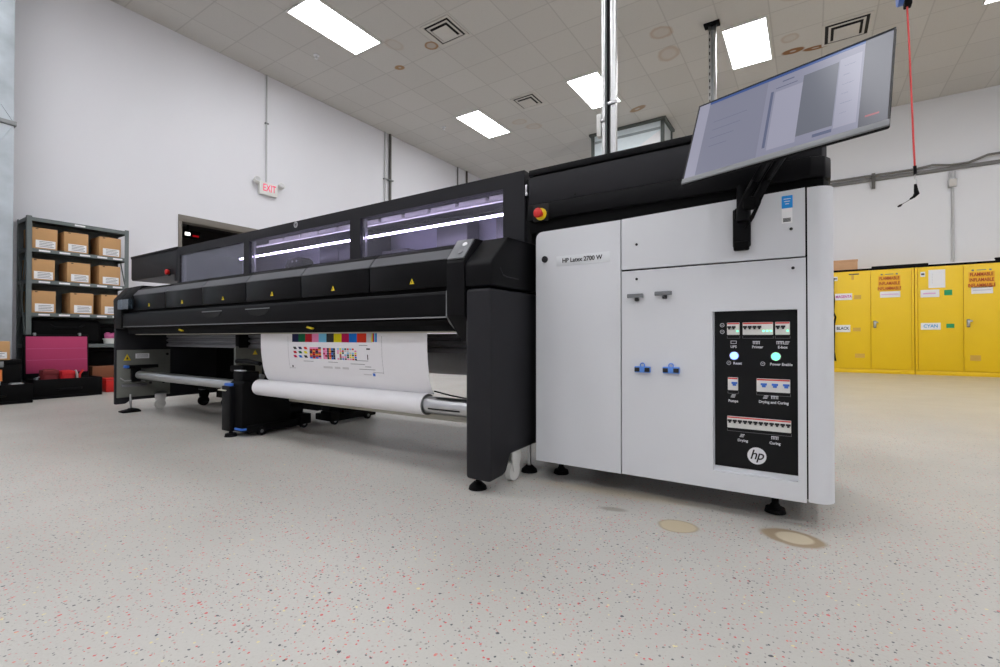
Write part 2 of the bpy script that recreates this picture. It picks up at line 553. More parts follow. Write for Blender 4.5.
def text_mesh(s, size, face='-Y', loc=(0, 0, 0), align='CENTER', bold=0.0, xs=1.0, depth=0.0006, shear=0.0, spacing=1.0):
    """lettering as an MB; face gives the direction it reads towards"""
    cu = bpy.data.curves.new('tmp_text', 'FONT')
    cu.body = s
    cu.size = size
    cu.align_x = align
    cu.align_y = 'CENTER'
    cu.extrude = depth
    cu.offset = bold
    cu.shear = shear
    cu.space_character = spacing
    cu.resolution_u = 3
    ob = bpy.data.objects.new('tmp_text', cu)
    COL.objects.link(ob)
    dg = bpy.context.evaluated_depsgraph_get()
    me = bpy.data.meshes.new_from_object(ob.evaluated_get(dg))
    bpy.data.objects.remove(ob)
    bpy.data.curves.remove(cu)
    mb = MB()
    mb.bm.from_mesh(me)
    bpy.data.meshes.remove(me)
    R = {'-Y': Matrix.Rotation(math.pi / 2, 4, 'X'),
         '+X': Matrix.Rotation(math.pi / 2, 4, 'Z') @ Matrix.Rotation(math.pi / 2, 4, 'X')}[face]
    mb.xform(Matrix.Translation(loc) @ R @ Matrix.Diagonal((xs, 1, 1, 1)))
    return mb

def copy_tree(o, parent=None):
    c = o.copy()
    COL.objects.link(c)
    if parent is not None:
        c.parent = parent
    for ch in list(o.children):
        copy_tree(ch, c)
    return c

def part(mb, name, mt, parent=None, label=None):
    o = mb.build(name, mt, parent if parent is not None else PR)
    if label:
        o['label'] = label
    return o

# ------------------------------------------------------------------ room shell
XL, XR, YF, YB, ZC = -7.92, 6.4, -4.6, 12.1, 5.25
m = MB(); m.box(XL - 1.4, XR + .2, YF - .2, YB + .2, -0.12, 0.0)
struct(m.build('floor', 'floor'))
# left wall with the dark doorway
DY0, DY1, DZ = 3.28, 5.05, 2.53
m = MB()
m.box(XL - .15, XL, YF, DY0, 0, ZC); m.box(XL - .15, XL, DY1, YB, 0, ZC); m.box(XL - .15, XL, DY0, DY1, DZ, ZC)
struct(m.build('wall_left', 'wall_white'))
m = MB(); m.box(XL - .15, XR + .15, YB, YB + .15, 0, ZC); struct(m.build('wall_back', 'wall_grey'))
m = MB(); m.box(XR, XR + .15, YF, YB, 0, ZC); struct(m.build('wall_right', 'wall_white'))
m = MB(); m.box(XL - .15, XR + .15, YF - .15, YF, 0, ZC); struct(m.build('wall_front', 'wall_white'))
m = MB(); m.box(XL - .15, XR + .15, YF - .15, YB + .15, ZC, ZC + .02); struct(m.build('ceiling', 'ceiling'))
# pale box hanging under the ceiling behind the printer
t = thing('hanging_plenum', (-3.3, 10.4, 3.7), 'pale blue grey box hanging from the ceiling behind the steel poles, dark frame on top', 'duct')
PX0, PX1, PY0, PY1 = -4.12, -2.52, 10.02, 10.75
m = MB(); m.box(PX0 + .03, PX1 - .03, PY0 + .03, PY1 - .03, 3.7, ZC - .05); m.build('body', 'pale_duct', t)
m = MB(); m.box(PX0 - .04, PX1 + .04, PY0 - .03, PY1 + .03, ZC - .055, ZC - .001, .004); m.build('top_frame', 'dark_conduit_paint', t)
for x in (PX0, PX1 - .07):
    for y in (PY0, PY1 - .05):
        m = MB(); m.box(x, x + .07, y, y + .05, 3.7, ZC - .056, .004); m.build('corner_post', 'dark_conduit_paint', t)
m = MB(); m.prism([(PX0 + .7, 4.55), (PX1 - .08, 4.55), (PX1 - .08, 5.0)], 'Y', PY0 + .015, PY0 + .028); m.build('white_sheet', 'label_white', t)
m = MB(); m.box(PX0 + .08, PX1 - .08, PY0 + .018, PY0 + .029, 5.02, 5.07); m.build('seam_strip', 'recess', t)
# door casing and the dark passage behind it
m = MB()
m.box(XL - .16, XL + .015, DY0 - .0, DY1, DZ - .10, DZ, .004); m.box(XL - .16, XL + .015, DY0, DY0 + .05, 0, DZ - .10, .004)
m.box(XL - .16, XL + .015, DY1 - .05, DY1, 0, DZ - .10, .004)
d = struct(m.build('door_1', 'header'))
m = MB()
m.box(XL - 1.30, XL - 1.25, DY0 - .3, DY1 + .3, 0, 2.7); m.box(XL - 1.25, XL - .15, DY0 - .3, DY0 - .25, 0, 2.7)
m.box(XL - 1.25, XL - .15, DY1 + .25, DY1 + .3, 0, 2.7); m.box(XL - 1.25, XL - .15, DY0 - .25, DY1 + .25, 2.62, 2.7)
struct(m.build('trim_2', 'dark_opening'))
# small emergency lamp glowing inside the passage
t = thing('emergency_lamp', (XL - .55, 3.62, 2.30), 'small lit emergency lamp inside the dark doorway in the left wall', 'lamp')
m = MB(); m.box(XL - .60, XL - .50, 3.57, 3.82, 2.30, 2.42, .01); m.build('housing', 'black_deep', t)
m = MB(); m.box(XL - .498, XL - .485, 3.585, 3.66, 2.33, 2.38, .004); m.build('lamp_head', 'corridor_lamp', t)
m = MB(); m.box(XL - .498, XL - .490, 3.70, 3.79, 2.325, 2.35); m.build('indicator_strip', 'corridor_red', t)
m = MB(); m.box(XL - .56, XL - .54, 3.64, 3.66, 2.42, 2.62); m.build('hanger', 'black_deep', t)

# ------------------------------------------------------------------ ceiling fittings
def ceiling_light(x0, y0, label, group=None, x1=None, y1=None):
    x1 = x1 or x0 + 0.60; y1 = y1 or y0 + 1.23
    t = thing('ceiling_light', ((x0 + x1) / 2, (y0 + y1) / 2, ZC - .03), label, 'light', group)
    m = MB()
    w = .022
    m.box(x0, x0 + w, y0, y1, ZC - .022, ZC - .001); m.box(x1 - w, x1, y0, y1, ZC - .022, ZC - .001)
    m.box(x0 + w, x1 - w, y0, y0 + w, ZC - .022, ZC - .001); m.box(x0 + w, x1 - w, y1 - w, y1, ZC - .022, ZC - .001)
    m.build('frame', 'white_plastic', t)
    m = MB(); m.box(x0 + w, x1 - w, y0 + w, y1 - w, ZC - .016, ZC - .004); m.build('diffuser', 'lamp', t)
    return t

ceiling_light(-6.12, 3.86, 'long bright ceiling panel nearest the left wall and the camera')
ceiling_light(-6.14, 7.66, 'bright ceiling panel near the left wall, above the printer hood, beyond the first diffuser vent')
ceiling_light(-3.63, 7.66, 'bright ceiling panel partly hidden behind the twin steel poles')
ceiling_light(-1.10, 7.66, 'bright ceiling panel above the monitor, beside the hanging steel strut')
ceiling_light(1.98, 7.80, 'bright ceiling panel cut by the picture edge beyond the red cord')
for gx, gy in ((-3.63, 3.86), (-1.10, 3.86), (1.98, 3.86), (4.4, 7.66), (4.4, 3.86), (4.4, -3.4), (-6.12, -3.4), (-1.10, -3.4), (-6.12, .06), (-3.63, .06), (-1.10, .06), (1.98, .06), (4.4, .06), (-3.63, -3.4), (1.98, -3.4)):  # unseen panels added on the light grid to brighten faces towards the camera
    ceiling_light(gx, gy, 'added bright ceiling panel overhead, outside the camera view', 'ceiling panels outside the view')

def ceiling_vent(cx, cy, w, label, tilt=0.0):
    t = thing('ceiling_vent', (cx, cy, ZC - .05), label, 'vent')
    h = w / 2
    m = MB()
    # outer flange
    f = .035
    m.box(cx - h, cx - h + f, cy - h, cy + h, ZC - .014, ZC - .001); m.box(cx + h - f, cx + h, cy - h, cy + h, ZC - .014, ZC - .001)
    m.box(cx - h + f, cx + h - f, cy - h, cy - h + f, ZC - .014, ZC - .001); m.box(cx - h + f, cx + h - f, cy + h - f, cy + h, ZC - .014, ZC - .001)
    m.build('flange', 'vent', t)
    m = MB(); m.box(cx - h + f, cx + h - f, cy - h + f, cy + h - f, ZC - .006, ZC - .001); m.build('duct_mouth', 'vent_dark', t)
    for k, (a, z) in enumerate(((.74, .022),)):
        m = MB()
        q, g = h * a, .03
        for (sx0, sx1, sy0, sy1) in ((-q, -q + g, -q, q), (q - g, q, -q, q), (-q + g, q - g, -q, -q + g), (-q + g, q - g, q - g, q)):
            m.box(cx + sx0, cx + sx1, cy + sy0, cy + sy1, ZC - z, ZC - z + .006)
        m.build('louvre', 'vent', t)
    m = MB(); m.box(cx - h * .52, cx + h * .52, cy - h * .52, cy + h * .52, ZC - .044, ZC - .034, .006); m.build('centre_plate', 'vent', t)
    return t

ceiling_vent(-4.54, 5.42, .52, 'square ceiling diffuser vent beside a brown stain, nearest the camera')
ceiling_vent(-4.55, 7.92, .50, 'square ceiling diffuser vent between two lit panels')
ceiling_vent(.46, 8.66, .60, 'square ceiling diffuser vent above the monitor, right of the lit panel')

for x, y, lab in ((-6.67, 4.75, 'small ceiling sprinkler head left of the nearest lit panel, towards the left wall'), (-6.64, 7.90, 'small ceiling sprinkler head beside the far lit panel, towards the left wall')):
    t = thing('ceiling_sprinkler', (x, y, ZC - .06), lab, 'sprinkler')
    m = MB(); m.cyl((x, y, ZC - .014), (x, y, ZC - .001), .045, 18); part(m, 'escutcheon', 'label_white', t)
    m = MB(); m.cyl((x, y, ZC - .055), (x, y, ZC - .013), .012, 10); m.cyl((x, y, ZC - .06), (x, y, ZC - .054), .026, 14); part(m, 'nozzle', 'label_white', t)

# ------------------------------------------------------------------ exit sign and wall services
t = thing('exit_sign', (XL, 4.65, 3.14), 'white illuminated EXIT sign with two lamp heads on the left wall', 'sign')
m = MB(); m.box(XL + .002, XL + .075, 4.49, 4.82, 3.14, 3.36, .012); m.build('housing', 'white_plastic', t)
text_mesh('EXIT', .175, '+X', (XL + .0765, 4.665, 3.258), bold=.0015, xs=.66).build('lettering', 'exit_pink', t)
for s, yy in ((-1, 4.44), (1, 4.88)):
    m = MB(); m.cyl((XL + .04, yy, 3.34), (XL + .11, yy, 3.37), .048, 16, r2=.056); hd = m.build('lamp_head', 'white_plastic', t)
    m = MB(); m.cyl((XL + .108, yy, 3.369), (XL + .114, yy, 3.372), .045, 16); m.build('lens', 'conduit_grey', hd)
    m = MB(); m.box(XL + .03, XL + .05, min(yy, 4.65 + s * .15), max(yy, 4.65 + s * .15), 3.30, 3.325); m.build('bracket', 'white_plastic', t)

def pipe(name, pts, r, mt, label, cat='conduit', clamps=(), group=None):
    t = thing(name, pts[-1] if pts[-1][2] < pts[0][2] else pts[0], label, cat, group)
    m = MB(); m.tube(pts, r, 12); m.build('tube', mt, t)
    for c in clamps:
        m = MB(); m.box(c[0] - r * .95, c[0] + r * 1.6, c[1] - r * 2.2, c[1] + r * 2.2, c[2] - .012, c[2] + .012, .003); m.build('clamp', 'dull_steel', t)
    return t

pipe('conduit', [(XL + .02, 4.64, ZC - .005), (XL + .02, 4.64, 3.37)], .014, 'conduit_grey', 'thin white conduit dropping from the ceiling to the EXIT sign', clamps=[(XL + .02, 4.64, 4.4)])
pipe('conduit', [(XL + .035, 7.52, ZC - .005), (XL + .035, 7.52, .0)], .030, 'conduit_dark', 'dark vertical pipe on the left wall behind the printer hood', 'pipe', clamps=[(XL + .035, 7.52, 4.2), (XL + .035, 7.52, 2.4)])
pipe('conduit', [(XL + .025, 7.38, ZC - .005), (XL + .025, 7.38, .0)], .022, 'conduit_grey', 'pale vertical conduit just left of the dark wall pipe', clamps=[(XL + .025, 7.38, 4.2)])
pipe('conduit', [(XL + .02, 9.97, ZC - .005), (XL + .02, 9.97, .0)], .020, 'rail_grey', 'thin grey conduit far along the left wall, left of two', clamps=[(XL + .02, 9.97, 3.8)])
pipe('conduit', [(XL + .03, 10.36, ZC - .005), (XL + .03, 10.36, .0)], .028, 'conduit_dark', 'thin dark conduit far along the left wall, nearest the far corner', clamps=[(XL + .03, 10.36, 3.8)])

# back wall raceway
t = thing('raceway', (1.6, YB, 3.83), 'grey pipe raceway running level across the far wall', 'raceway')
m = MB(); m.box(-1.2, 5.6, YB - .05, YB - .001, 3.825, 3.89, .006); m.build('channel', 'rail_grey', t)
m = MB(); m.tube([(-1.2, YB - .07, 3.93), (1.7, YB - .07, 3.93), (1.95, YB - .07, 3.96), (2.2, YB - .07, 3.91), (2.45, YB - .07, 3.91), (2.7, YB - .07, 4.0), (5.6, YB - .07, 4.03)], .022, 8); m.build('cable', 'rail_grey', t)
m = MB(); m.box(1.03, 1.09, YB - .09, YB - .05, 3.66, 3.97, .005); m.build('bracket', 'conduit_dark', t)
t = thing('junction_box', (2.23, YB, 3.5), 'pale junction box and conduit on the far wall above the yellow cabinets', 'junction box')
m = MB(); m.box(2.17, 2.29, YB - .09, YB - .002, 3.50, 3.65, .008); m.build('box', 'conduit_grey', t)
m = MB(); m.box(2.18, 2.28, YB - .094, YB - .09, 3.51, 3.64, .002); m.build('cover', 'vent', t)
for xx in (2.19, 2.23, 2.27):
    m = MB(); m.cyl((xx, YB - .04, 3.65), (xx, YB - .04, 3.798), .011, 8); m.build('nipple', 'conduit_grey', t)
m = MB(); m.tube([(2.235, YB - .03, 3.5), (2.235, YB - .03, .0)], .020, 10); m.build('drop_conduit', 'conduit_grey', t)

# galvanised duct in the left corner
t = thing('air_duct', (-7.6, .7, .40), 'galvanised sheet metal air duct standing against the left wall', 'duct')
m = MB(); m.box(XL + .002, -7.32, .1, 1.41, .42, 3.02); m.build('lower_section', 'galv', t)
m = MB(); m.box(XL + .002, -7.32, .1, 1.41, 3.04, ZC - .002); m.build('upper_section', 'galv', t)
m = MB(); m.box(XL + .002, -7.30, .08, 1.43, 3.005, 3.055, .004); m.build('flange', 'dull_steel', t)
for z0, z1 in ((.45, 3.0), (3.06, ZC - .02)):
    m = MB()
    m.tube([(-7.318, .12, z0), (-7.312, .75, (z0 + z1) / 2), (-7.318, 1.40, z1)], .006, 6); m.build('cross_break', 'galv', t)
    m = MB()
    m.tube([(-7.318, 1.40, z0), (-7.312, .75, (z0 + z1) / 2), (-7.318, .12, z1)], .006, 6); m.build('cross_break', 'galv', t)
m = MB(); m.box(XL + .002, -7.36, .2, .3, 0, .42, .004); m.build('leg', 'dull_steel', t)
m = MB(); m.box(XL + .002, -7.36, 1.25, 1.35, 0, .42, .004); m.build('leg', 'dull_steel', t)

# twin strut poles behind the printer head
t = thing('strut_pole', (-1.18, 3.2, 0), 'twin bright steel strut pole rising behind the printer to the ceiling', 'pole')
for x0, x1 in ((-1.229, -1.203), (-1.164, -1.127)):
    m = MB(); m.box(x0, x1, 3.18, 3.22, 0, ZC, .004); m.build('strut', 'alu', t)
m = MB(); m.box(-1.203, -1.164, 3.195, 3.22, 0, ZC); m.build('web', 'dull_steel', t)
m = MB(); m.tube([(-1.184, 3.187, .3), (-1.184, 3.187, ZC - .01)], .010, 8); m.build('cable', 'black', t)
m = MB(); m.box(-1.180, -1.108, 3.168, 3.1795, 2.305, 2.325, .003); m.build('clamp', 'steel', t)
m = MB(); m.box(-1.235, -1.200, 3.168, 3.1795, 2.20, 2.215, .003); m.build('clamp', 'steel', t)
m = MB(); m.box(-1.264, -1.231, 3.17, 3.22, 2.10, 2.26, .005); m.build('switch_box', 'white_plastic', t)
m = MB(); m.box(-1.27, -1.10, 3.12, 3.28, 0, .012, .003); m.build('base_plate', 'steel', t)

t = thing('hanging_strut', (-1.18, 7.45, .4), 'perforated steel strut hanging from a black ceiling bracket left of the lit panel', 'strut')
m = MB(); m.box(-1.235, -1.20, 7.43, 7.47, .0, ZC - .03, .004); m.build('flange', 'alu', t)
m = MB(); m.box(-1.165, -1.13, 7.43, 7.47, .0, ZC - .03, .004); m.build('flange', 'alu', t)
m = MB(); m.box(-1.20, -1.165, 7.45, 7.47, .0, ZC - .03); wb = m.build('web', 'dull_steel', t)
for k in range(26):
    z = 2.6 + k * .10
    m = MB(); m.box(-1.224, -1.209, 7.426, 7.432, z, z + .045, .002); m.build('slot', 'vent_dark', t)
m = MB(); m.box(-1.29, -1.08, 7.37, 7.50, ZC - .03, ZC - .001, .004); m.build('bracket', 'black_deep', t)

# red drop cord on its reel
t = thing('cord_reel', (.85, 6.5, 4.17), 'blue cord reel with a red cord hanging beside the monitor, black clip at its end', 'cord reel')
m = MB(); m.cyl((.79, 6.5, 4.40), (.84, 6.5, 4.40), .19, 24); m.build('reel', 'blue', t)
m = MB(); m.box(.845, .875, 6.38, 6.62, 4.20, 4.62, .01); m.build('bracket', 'black_deep', t)
m = MB(); m.box(.835, .90, 6.45, 6.55, 4.16, 4.25, .012); m.build('outlet', 'black_deep', t)
m = MB(); m.cyl((.86, 6.5, 4.60), (.86, 6.5, ZC - .001), .012, 10); m.build('hanger_rod', 'steel', t)
m = MB(); m.tube([(.862, 6.5, 4.18), (.875, 6.5, 3.8), (.892, 6.5, 3.2), (.906, 6.5, 2.7), (.914, 6.5, 2.46)], .0090, 10); m.build('cord', 'red_cable', t)
m = MB(); m.cyl((.914, 6.5, 2.47), (.917, 6.5, 2.38), .015, 12); m_g = m.build('grip', 'black_deep', t)
m = MB(); m.tube([(.917, 6.5, 2.385), (.918, 6.5, 2.34), (.926, 6.5, 2.32), (.926, 6.5, 2.28), (.918, 6.5, 2.26)], .007, 8); m.build('hook', 'steel', t)
m = MB(); m.tube([(.918, 6.5, 2.28), (.922, 6.5, 2.22), (.928, 6.5, 2.18), (.905, 6.5, 2.15), (.875, 6.5, 2.13)], .02, 8, radii=[.012, .018, .024, .014, .009]); m.build('clip', 'black_deep', t)
m = MB(); m.tube([(.878, 6.5, 2.13), (.85, 6.5, 2.11), (.815, 6.5, 2.09), (.795, 6.5, 2.075), (.775, 6.5, 2.065)], .006, 8, radii=[.004, .0025, .0025, .012, .008]); m.build('pull_tag', 'black_deep', t)

#PART2
# ------------------------------------------------------------------ the printer
PR = thing('wide_format_printer', (-2.6, 2.2, 0), 'large black and white wide format printer with a white cabinet on its right', 'printer')
FY = 2.0            # front plane of the white cabinet
# --- electrical cabinet on the right
m = MB()
m.box(-1.12, .045, FY + .022, 2.78, .10, 1.20, .006)
body = part(m, 'cabinet_body', 'black_deep')
m = MB()
m.prism([(.045, FY + .03), (.062, FY + .06), (.062, 2.78), (.045, 2.78)], 'Z', .11, 1.20); part(m, 'side_skin', 'white_panel', body, 'white side skin')
pts = [(-1.105, .092), (-.6885, .092), (-.6885, 1.1895), (-1.07, 1.184)]
pts += [(-1.07 - .035 * math.sin(a), 1.149 + .035 * math.cos(a)) for a in [i * math.pi / 12 for i in range(1, 7)]]
m = MB(); m.prism(pts, 'Y', FY, FY + .021)
door = part(m, 'cabinet_door', 'white_panel', PR, 'tall white cabinet door')
m = MB(); m.cyl((-1.056, FY - .006, 1.051), (-1.056, FY + .001, 1.051), .0155, 20); m.cyl((-1.056, FY - .008, 1.051), (-1.056, FY - .006, 1.051), .009, 14); part(m, 'lock', 'ink', door)
m = MB(); m.box(-.995, -.735, FY - .0015, FY + .0005, 1.013, 1.058, .0006); npl = part(m, 'nameplate', 'label_grey', door)
text_mesh('HP Latex 2700 W', .0285, '-Y', (-.868, FY - .002, 1.036), bold=.0006, xs=.93).build('lettering', 'ink', door)
m = MB(); m.prism([(-.6835, .973), (-.0155, .970), (-.0155, 1.2135), (-.6835, 1.1905)], 'Y', FY, FY + .021); svc = part(m, 'service_panel', 'white_panel', PR, 'white upper service panel')
m = MB(); m.holed(-.6835, -.0145, .094, .9645, FY, FY + .021, [(-.321, -.040, .163, .782)]); mdoor = part(m, 'main_door', 'white_panel', PR, 'white lower door around the switchboard')
for x, z, par in ((-.618, 1.075, svc), (-.058, 1.071, svc), (-.618, .928, mdoor), (-.053, .930, mdoor)):
    m = MB(); m.cyl((x, FY - .002, z), (x, FY + .001, z), .0055, 12); part(m, 'screw', 'ink', par)
# corner post with its rounded right edge
R = .052
pts = [(-.0095, FY + .0), (.068 - R, FY)] + [(.068 - R + R * math.sin(a), FY + R - R * math.cos(a)) for a in [i * math.pi / 16 for i in range(1, 9)]] + [(.068, FY + .12), (-.0095, FY + .12)]
m = MB(); m.prism(pts, 'Z', .098, 1.212); part(m, 'corner_post', 'white_panel')
m = MB(); m.box(.062, .072, FY + .30, FY + .33, .19, .22, .003); part(m, 'side_latch', 'black_deep')
# stickers
m = MB(); m.box(-.087, -.053, FY - .001, FY + .0005, 1.148, 1.193); stk = part(m, 'blue_sticker', 'blue_sticker', svc)
m = MB()
for k, w in enumerate((.022, .018, .012)):
    m.box(-.070 - w / 2, -.070 + w / 2, FY - .0015, FY - .0008, 1.180 - k * .009, 1.1825 - k * .009)
part(m, 'sticker_lines', 'ink_white', svc)
m = MB(); m.box(-.087, -.054, FY - .001, FY + .0005, 1.094, 1.147); part(m, 'white_sticker', 'label_white', svc)
m = MB()
for k in range(4):
    m.box(-.083, -.059, FY - .0015, FY - .0008, 1.099 + k * .0036, 1.1012 + k * .0036)
part(m, 'sticker_bars', 'ink', svc)
# switchboard
BYF = FY + .018
m = MB(); m.box(-.316, -.0405, BYF, BYF + .006, .182, .781); bd = part(m, 'switchboard', 'board')
m = MB(); m.box(-.321, -.040, FY + .0205, FY + .03, .160, .785); part(m, 'recess_lining', 'white_panel')
def breaker(x0, x1, z0, z1, poles, kind='black', leds=0):
    m = MB(); m.box(x0, x1, BYF - .008, BYF + .001, z0, z1, .0015); b = part(m, 'breaker', 'white_plastic', bd, 'white breaker block with a red top edge')
    h = z1 - z0
    for k in range(poles):
        pw = (x1 - x0) / (poles + leds * .75)
        a = x0 + k * pw
        if kind == 'black':
            m = MB(); m.box(a + pw * .08, a + pw * .92, BYF - .0105, BYF - .0075, z0 + h * .56, z0 + h * .72); m.box(a + pw * .30, a + pw * .72, BYF - .015, BYF - .0075, z0 + h * .44, z0 + h * .60, .0008)
            o = m.build('toggle', 'ink', bd)
        else:
            m = MB(); m.box(a + pw * .38, a + pw * .95, BYF - .012, BYF - .0075, z0 + h * .50, z0 + h * .66, .0008); m.box(a + pw * .5, a + pw * .84, BYF - .015, BYF - .0075, z0 + h * .36, z0 + h * .54, .0008)
            o = m.build('toggle', 'blue', bd)
    m = MB()
    m.box(x0 + .001, x1 - .001, BYF - .0088, BYF - .0076, z1 - h * .13, z1 - h * .03)
    m.build('red_marking', 'red', bd)
    for k in range(leds):
        x = x1 - (x1 - x0) / (poles + leds * .75) * (.40 + k * .75)
        m = MB(); m.box(x - .003, x + .003, BYF - .0095, BYF - .0075, z0 + h * .26, z0 + h * .36); m.build('indicator_light', 'green_led', bd)
    m = MB()
    m.box(x0 - .001, x1 + .001, BYF - .0012, BYF + .0005, z0 - .0135, z0 - .0125); m.box(x0 - .001, x0, BYF - .0012, BYF + .0005, z0 - .0125, z0 - .004); m.box(x1, x1 + .001, BYF - .0012, BYF + .0005, z0 - .0125, z0 - .004)
    m.build('bracket_line', 'ink_grey', bd)
breaker(-.271, -.228, .690, .737, 2, 'black', 1)
breaker(-.217, -.117, .690, .737, 4, 'black', 3)
breaker(-.110, -.064, .690, .737, 2, 'black', 1)
breaker(-.269, -.234, .478, .527, 1, 'blue')
breaker(-.171, -.064, .478, .527, 3, 'blue')
breaker(-.2715, -.0615, .334, .378, 12, 'black')
def caption(s, x, z, size=.0135):
    text_mesh(s, size, '-Y', (x, BYF - .0008, z), bold=.0003, xs=.95, depth=.0004).build('caption', 'ink_white', bd)
caption('UPS', -.249, .644); caption('Printer', -.168, .644); caption('E-box', -.087, .644)
caption('Reset', -.236, .581); caption('Power Enable', -.092, .581)
caption('Pumps', -.251, .436); caption('Drying and Curing', -.117, .440)
caption('Drying', -.219, .288); caption('Curing', -.113, .290)
def icon(x, z, kind):
    m = MB(); y0, y1 = BYF - .001, BYF + .0004
    if kind == 'screen':
        m.box(x - .010, x + .010, y0, y1, z - .004, z - .0025); m.box(x - .010, x + .010, y0, y1, z + .006, z + .0075)
        m.box(x - .010, x - .0085, y0, y1, z - .0025, z + .006); m.box(x + .0085, x + .010, y0, y1, z - .0025, z + .006)
    elif kind == 'bars':
        m.box(x - .012, x + .012, y0, y1, z + .0045, z + .0065)
        for k in range(5):
            m.box(x - .011 + k * .005, x - .009 + k * .005, y0, y1, z - .005, z + .0045)
    elif kind == 'steps':
        for k in range(3):
            m.box(x - .009 + k * .002, x + .005 + k * .002, y0, y1, z - .005 + k * .0045, z - .003 + k * .0045)
    else:
        m.tube([(x + .007 * math.cos(a), BYF - .0004, z + .007 * math.sin(a)) for a in [i * math.pi / 8 for i in range(17)]], .0008, 6)
        m.box(x - .0035, x + .0035, y0, y1, z - .0008, z + .0008)
    m.build('icon', 'ink_white', bd)
icon(-.249, .660, 'screen'); icon(-.172, .660, 'bars'); icon(-.095, .660, 'bars'); icon(-.074, .660, 'steps')
icon(-.266, .582, 'ring'); icon(-.151, .582, 'ring'); icon(-.251, .455, 'steps'); icon(-.142, .458, 'steps'); icon(-.113, .458, 'bars')
icon(-.221, .306, 'steps'); icon(-.113, .309, 'bars'); icon(-.289, .728, 'ring'); icon(-.289, .702, 'ring')
for x, z, mt, nm in ((-.247, .610, 'blue_led', 'blue_button'), (-.1085, .610, 'green_led', 'green_button')):
    m = MB(); m.cyl((x, BYF - .004, z), (x, BYF + .001, z), .0165, 20); part(m, 'button_rim', 'steel', bd)
    m = MB(); m.ball((x, BYF - .004, z), .0135, (1, .45, 1)); part(m, nm, mt, bd)
m = MB(); m.cyl((-.172, BYF - .0012, .236), (-.172, BYF + .0005, .236), .0315, 40); emb = part(m, 'round_emblem', 'ink_white', bd)
text_mesh('hp', .050, '-Y', (-.1725, BYF - .0016, .2385), bold=.0005, xs=.95, shear=.28, depth=.0003, spacing=.93).build('emblem_letters', 'board', bd)

# cabinet feet
for x, y in ((-.12, 2.14), (-1.05, 2.16), (-.12, 2.68), (-1.05, 2.68)):
    m = MB(); m.cyl((x, y, 0), (x, y, .018), .038, 18, r2=.034); m.cyl((x, y, .018), (x, y, .034), .024, 16, r2=.014); m.cyl((x, y, .03), (x, y, .112), .013, 12); part(m, 'levelling_foot', 'black_deep')

# --- black head over the cabinet
m = MB(); m.prism([(-1.148, FY - .004), (.062 - .06, FY - .004), (.062 - .018, FY + .012), (.062, FY + .055), (.062, 2.78), (-1.148, 2.78)], 'Z', 1.245, 1.321, .006); hb = part(m, 'head_band', 'black')
m = MB(); m.prism([(-1.148, FY + .016), (.040, FY + .016), (.055, FY + .06), (.055, 2.78), (-1.148, 2.78)], 'Z', 1.186, 1.25, .003); part(m, 'head_underside', 'black_deep', PR)
m = MB(); m.prism([(-1.148, FY + .002), (.050 - .06, FY + .002), (.050 - .015, FY + .016), (.050, FY + .06), (.050, 2.78), (-1.148, 2.78)], 'Z', 1.322, 1.455, .004); part(m, 'head_cover', 'charcoal')
m = MB(); m.box(-1.148, .045, FY + .014, 2.78, 1.455, 1.463); part(m, 'head_groove', 'seam')
m = MB(); m.box(-1.148, .050, FY + .002, 2.80, 1.463, 1.494, .006); part(m, 'head_lid', 'black')
m = MB(); m.cyl((-.90, FY - .001, 1.336), (-.90, FY + .003, 1.336), .004, 10); part(m, 'screw', 'black_deep')
# emergency stop
m = MB(); m.box(-1.118, -1.035, FY - .005, FY + .004, 1.235, 1.318, .002); es = part(m, 'emergency_stop', 'seam', PR, 'black emergency stop housing')
m = MB(); m.cyl((-1.074, FY - .010, 1.268), (-1.074, FY - .004, 1.268), .029, 28); part(m, 'yellow_collar', 'yellow_mark', es)
m = MB(); m.cyl((-1.074, FY - .022, 1.268), (-1.074, FY - .009, 1.268), .014, 18); m.cyl((-1.074, FY - .040, 1.268), (-1.074, FY - .022, 1.268), .0235, 24, r2=.018); m.ball((-1.074, FY - .040, 1.268), .0235, (1, .4, 1)); part(m, 'red_button', 'red', es)
# gap between hood and head with its hinge
m = MB(); m.box(-1.171, -1.147, FY + .03, 2.60, .90, 1.46); part(m, 'gap_filler', 'seam')
m = MB(); m.box(-1.164, -1.153, FY - .004, FY + .035, 1.385, 1.425, .002); m.box(-1.164, -1.150, FY - .004, FY + .010, 1.372, 1.386, .002); part(m, 'hinge', 'steel')

# --- hood with three windows
HX0, HX1, HZ0, HZ1 = -4.835, -1.170, 1.10, 1.500
WIN = [(-4.79, -3.715), (-3.64, -2.458), (-2.363, -1.294)]
m = MB(); m.holed(HX0, HX1, HZ0, HZ1, FY, FY + .03, [(a, b, 1.180, 1.428) for a, b in WIN]); hood = part(m, 'hood', 'charcoal')
m = MB()
m.box(HX0, HX1, FY + .03, 2.62, HZ1 - .025, HZ1 - .001); m.box(HX0, HX1, 2.60, 2.62, HZ0, HZ1 - .025); m.box(HX0, HX0 + .03, FY + .03, 2.60, HZ0, HZ1 - .025); m.box(HX1 - .03, HX1, FY + .03, 2.60, HZ0, HZ1 - .025)
part(m, 'hood_shell', 'charcoal', PR)
m = MB(); m.box(HX0 + .03, HX1 - .03, 2.575, 2.599, HZ0 + .02, HZ1 - .026); part(m, 'hood_lining', 'inner', PR)
m = MB(); m.box(HX0 + .03, HX1 - .03, FY + .03, 2.58, HZ0, HZ0 + .022); part(m, 'print_platen', 'grey_panel', PR)
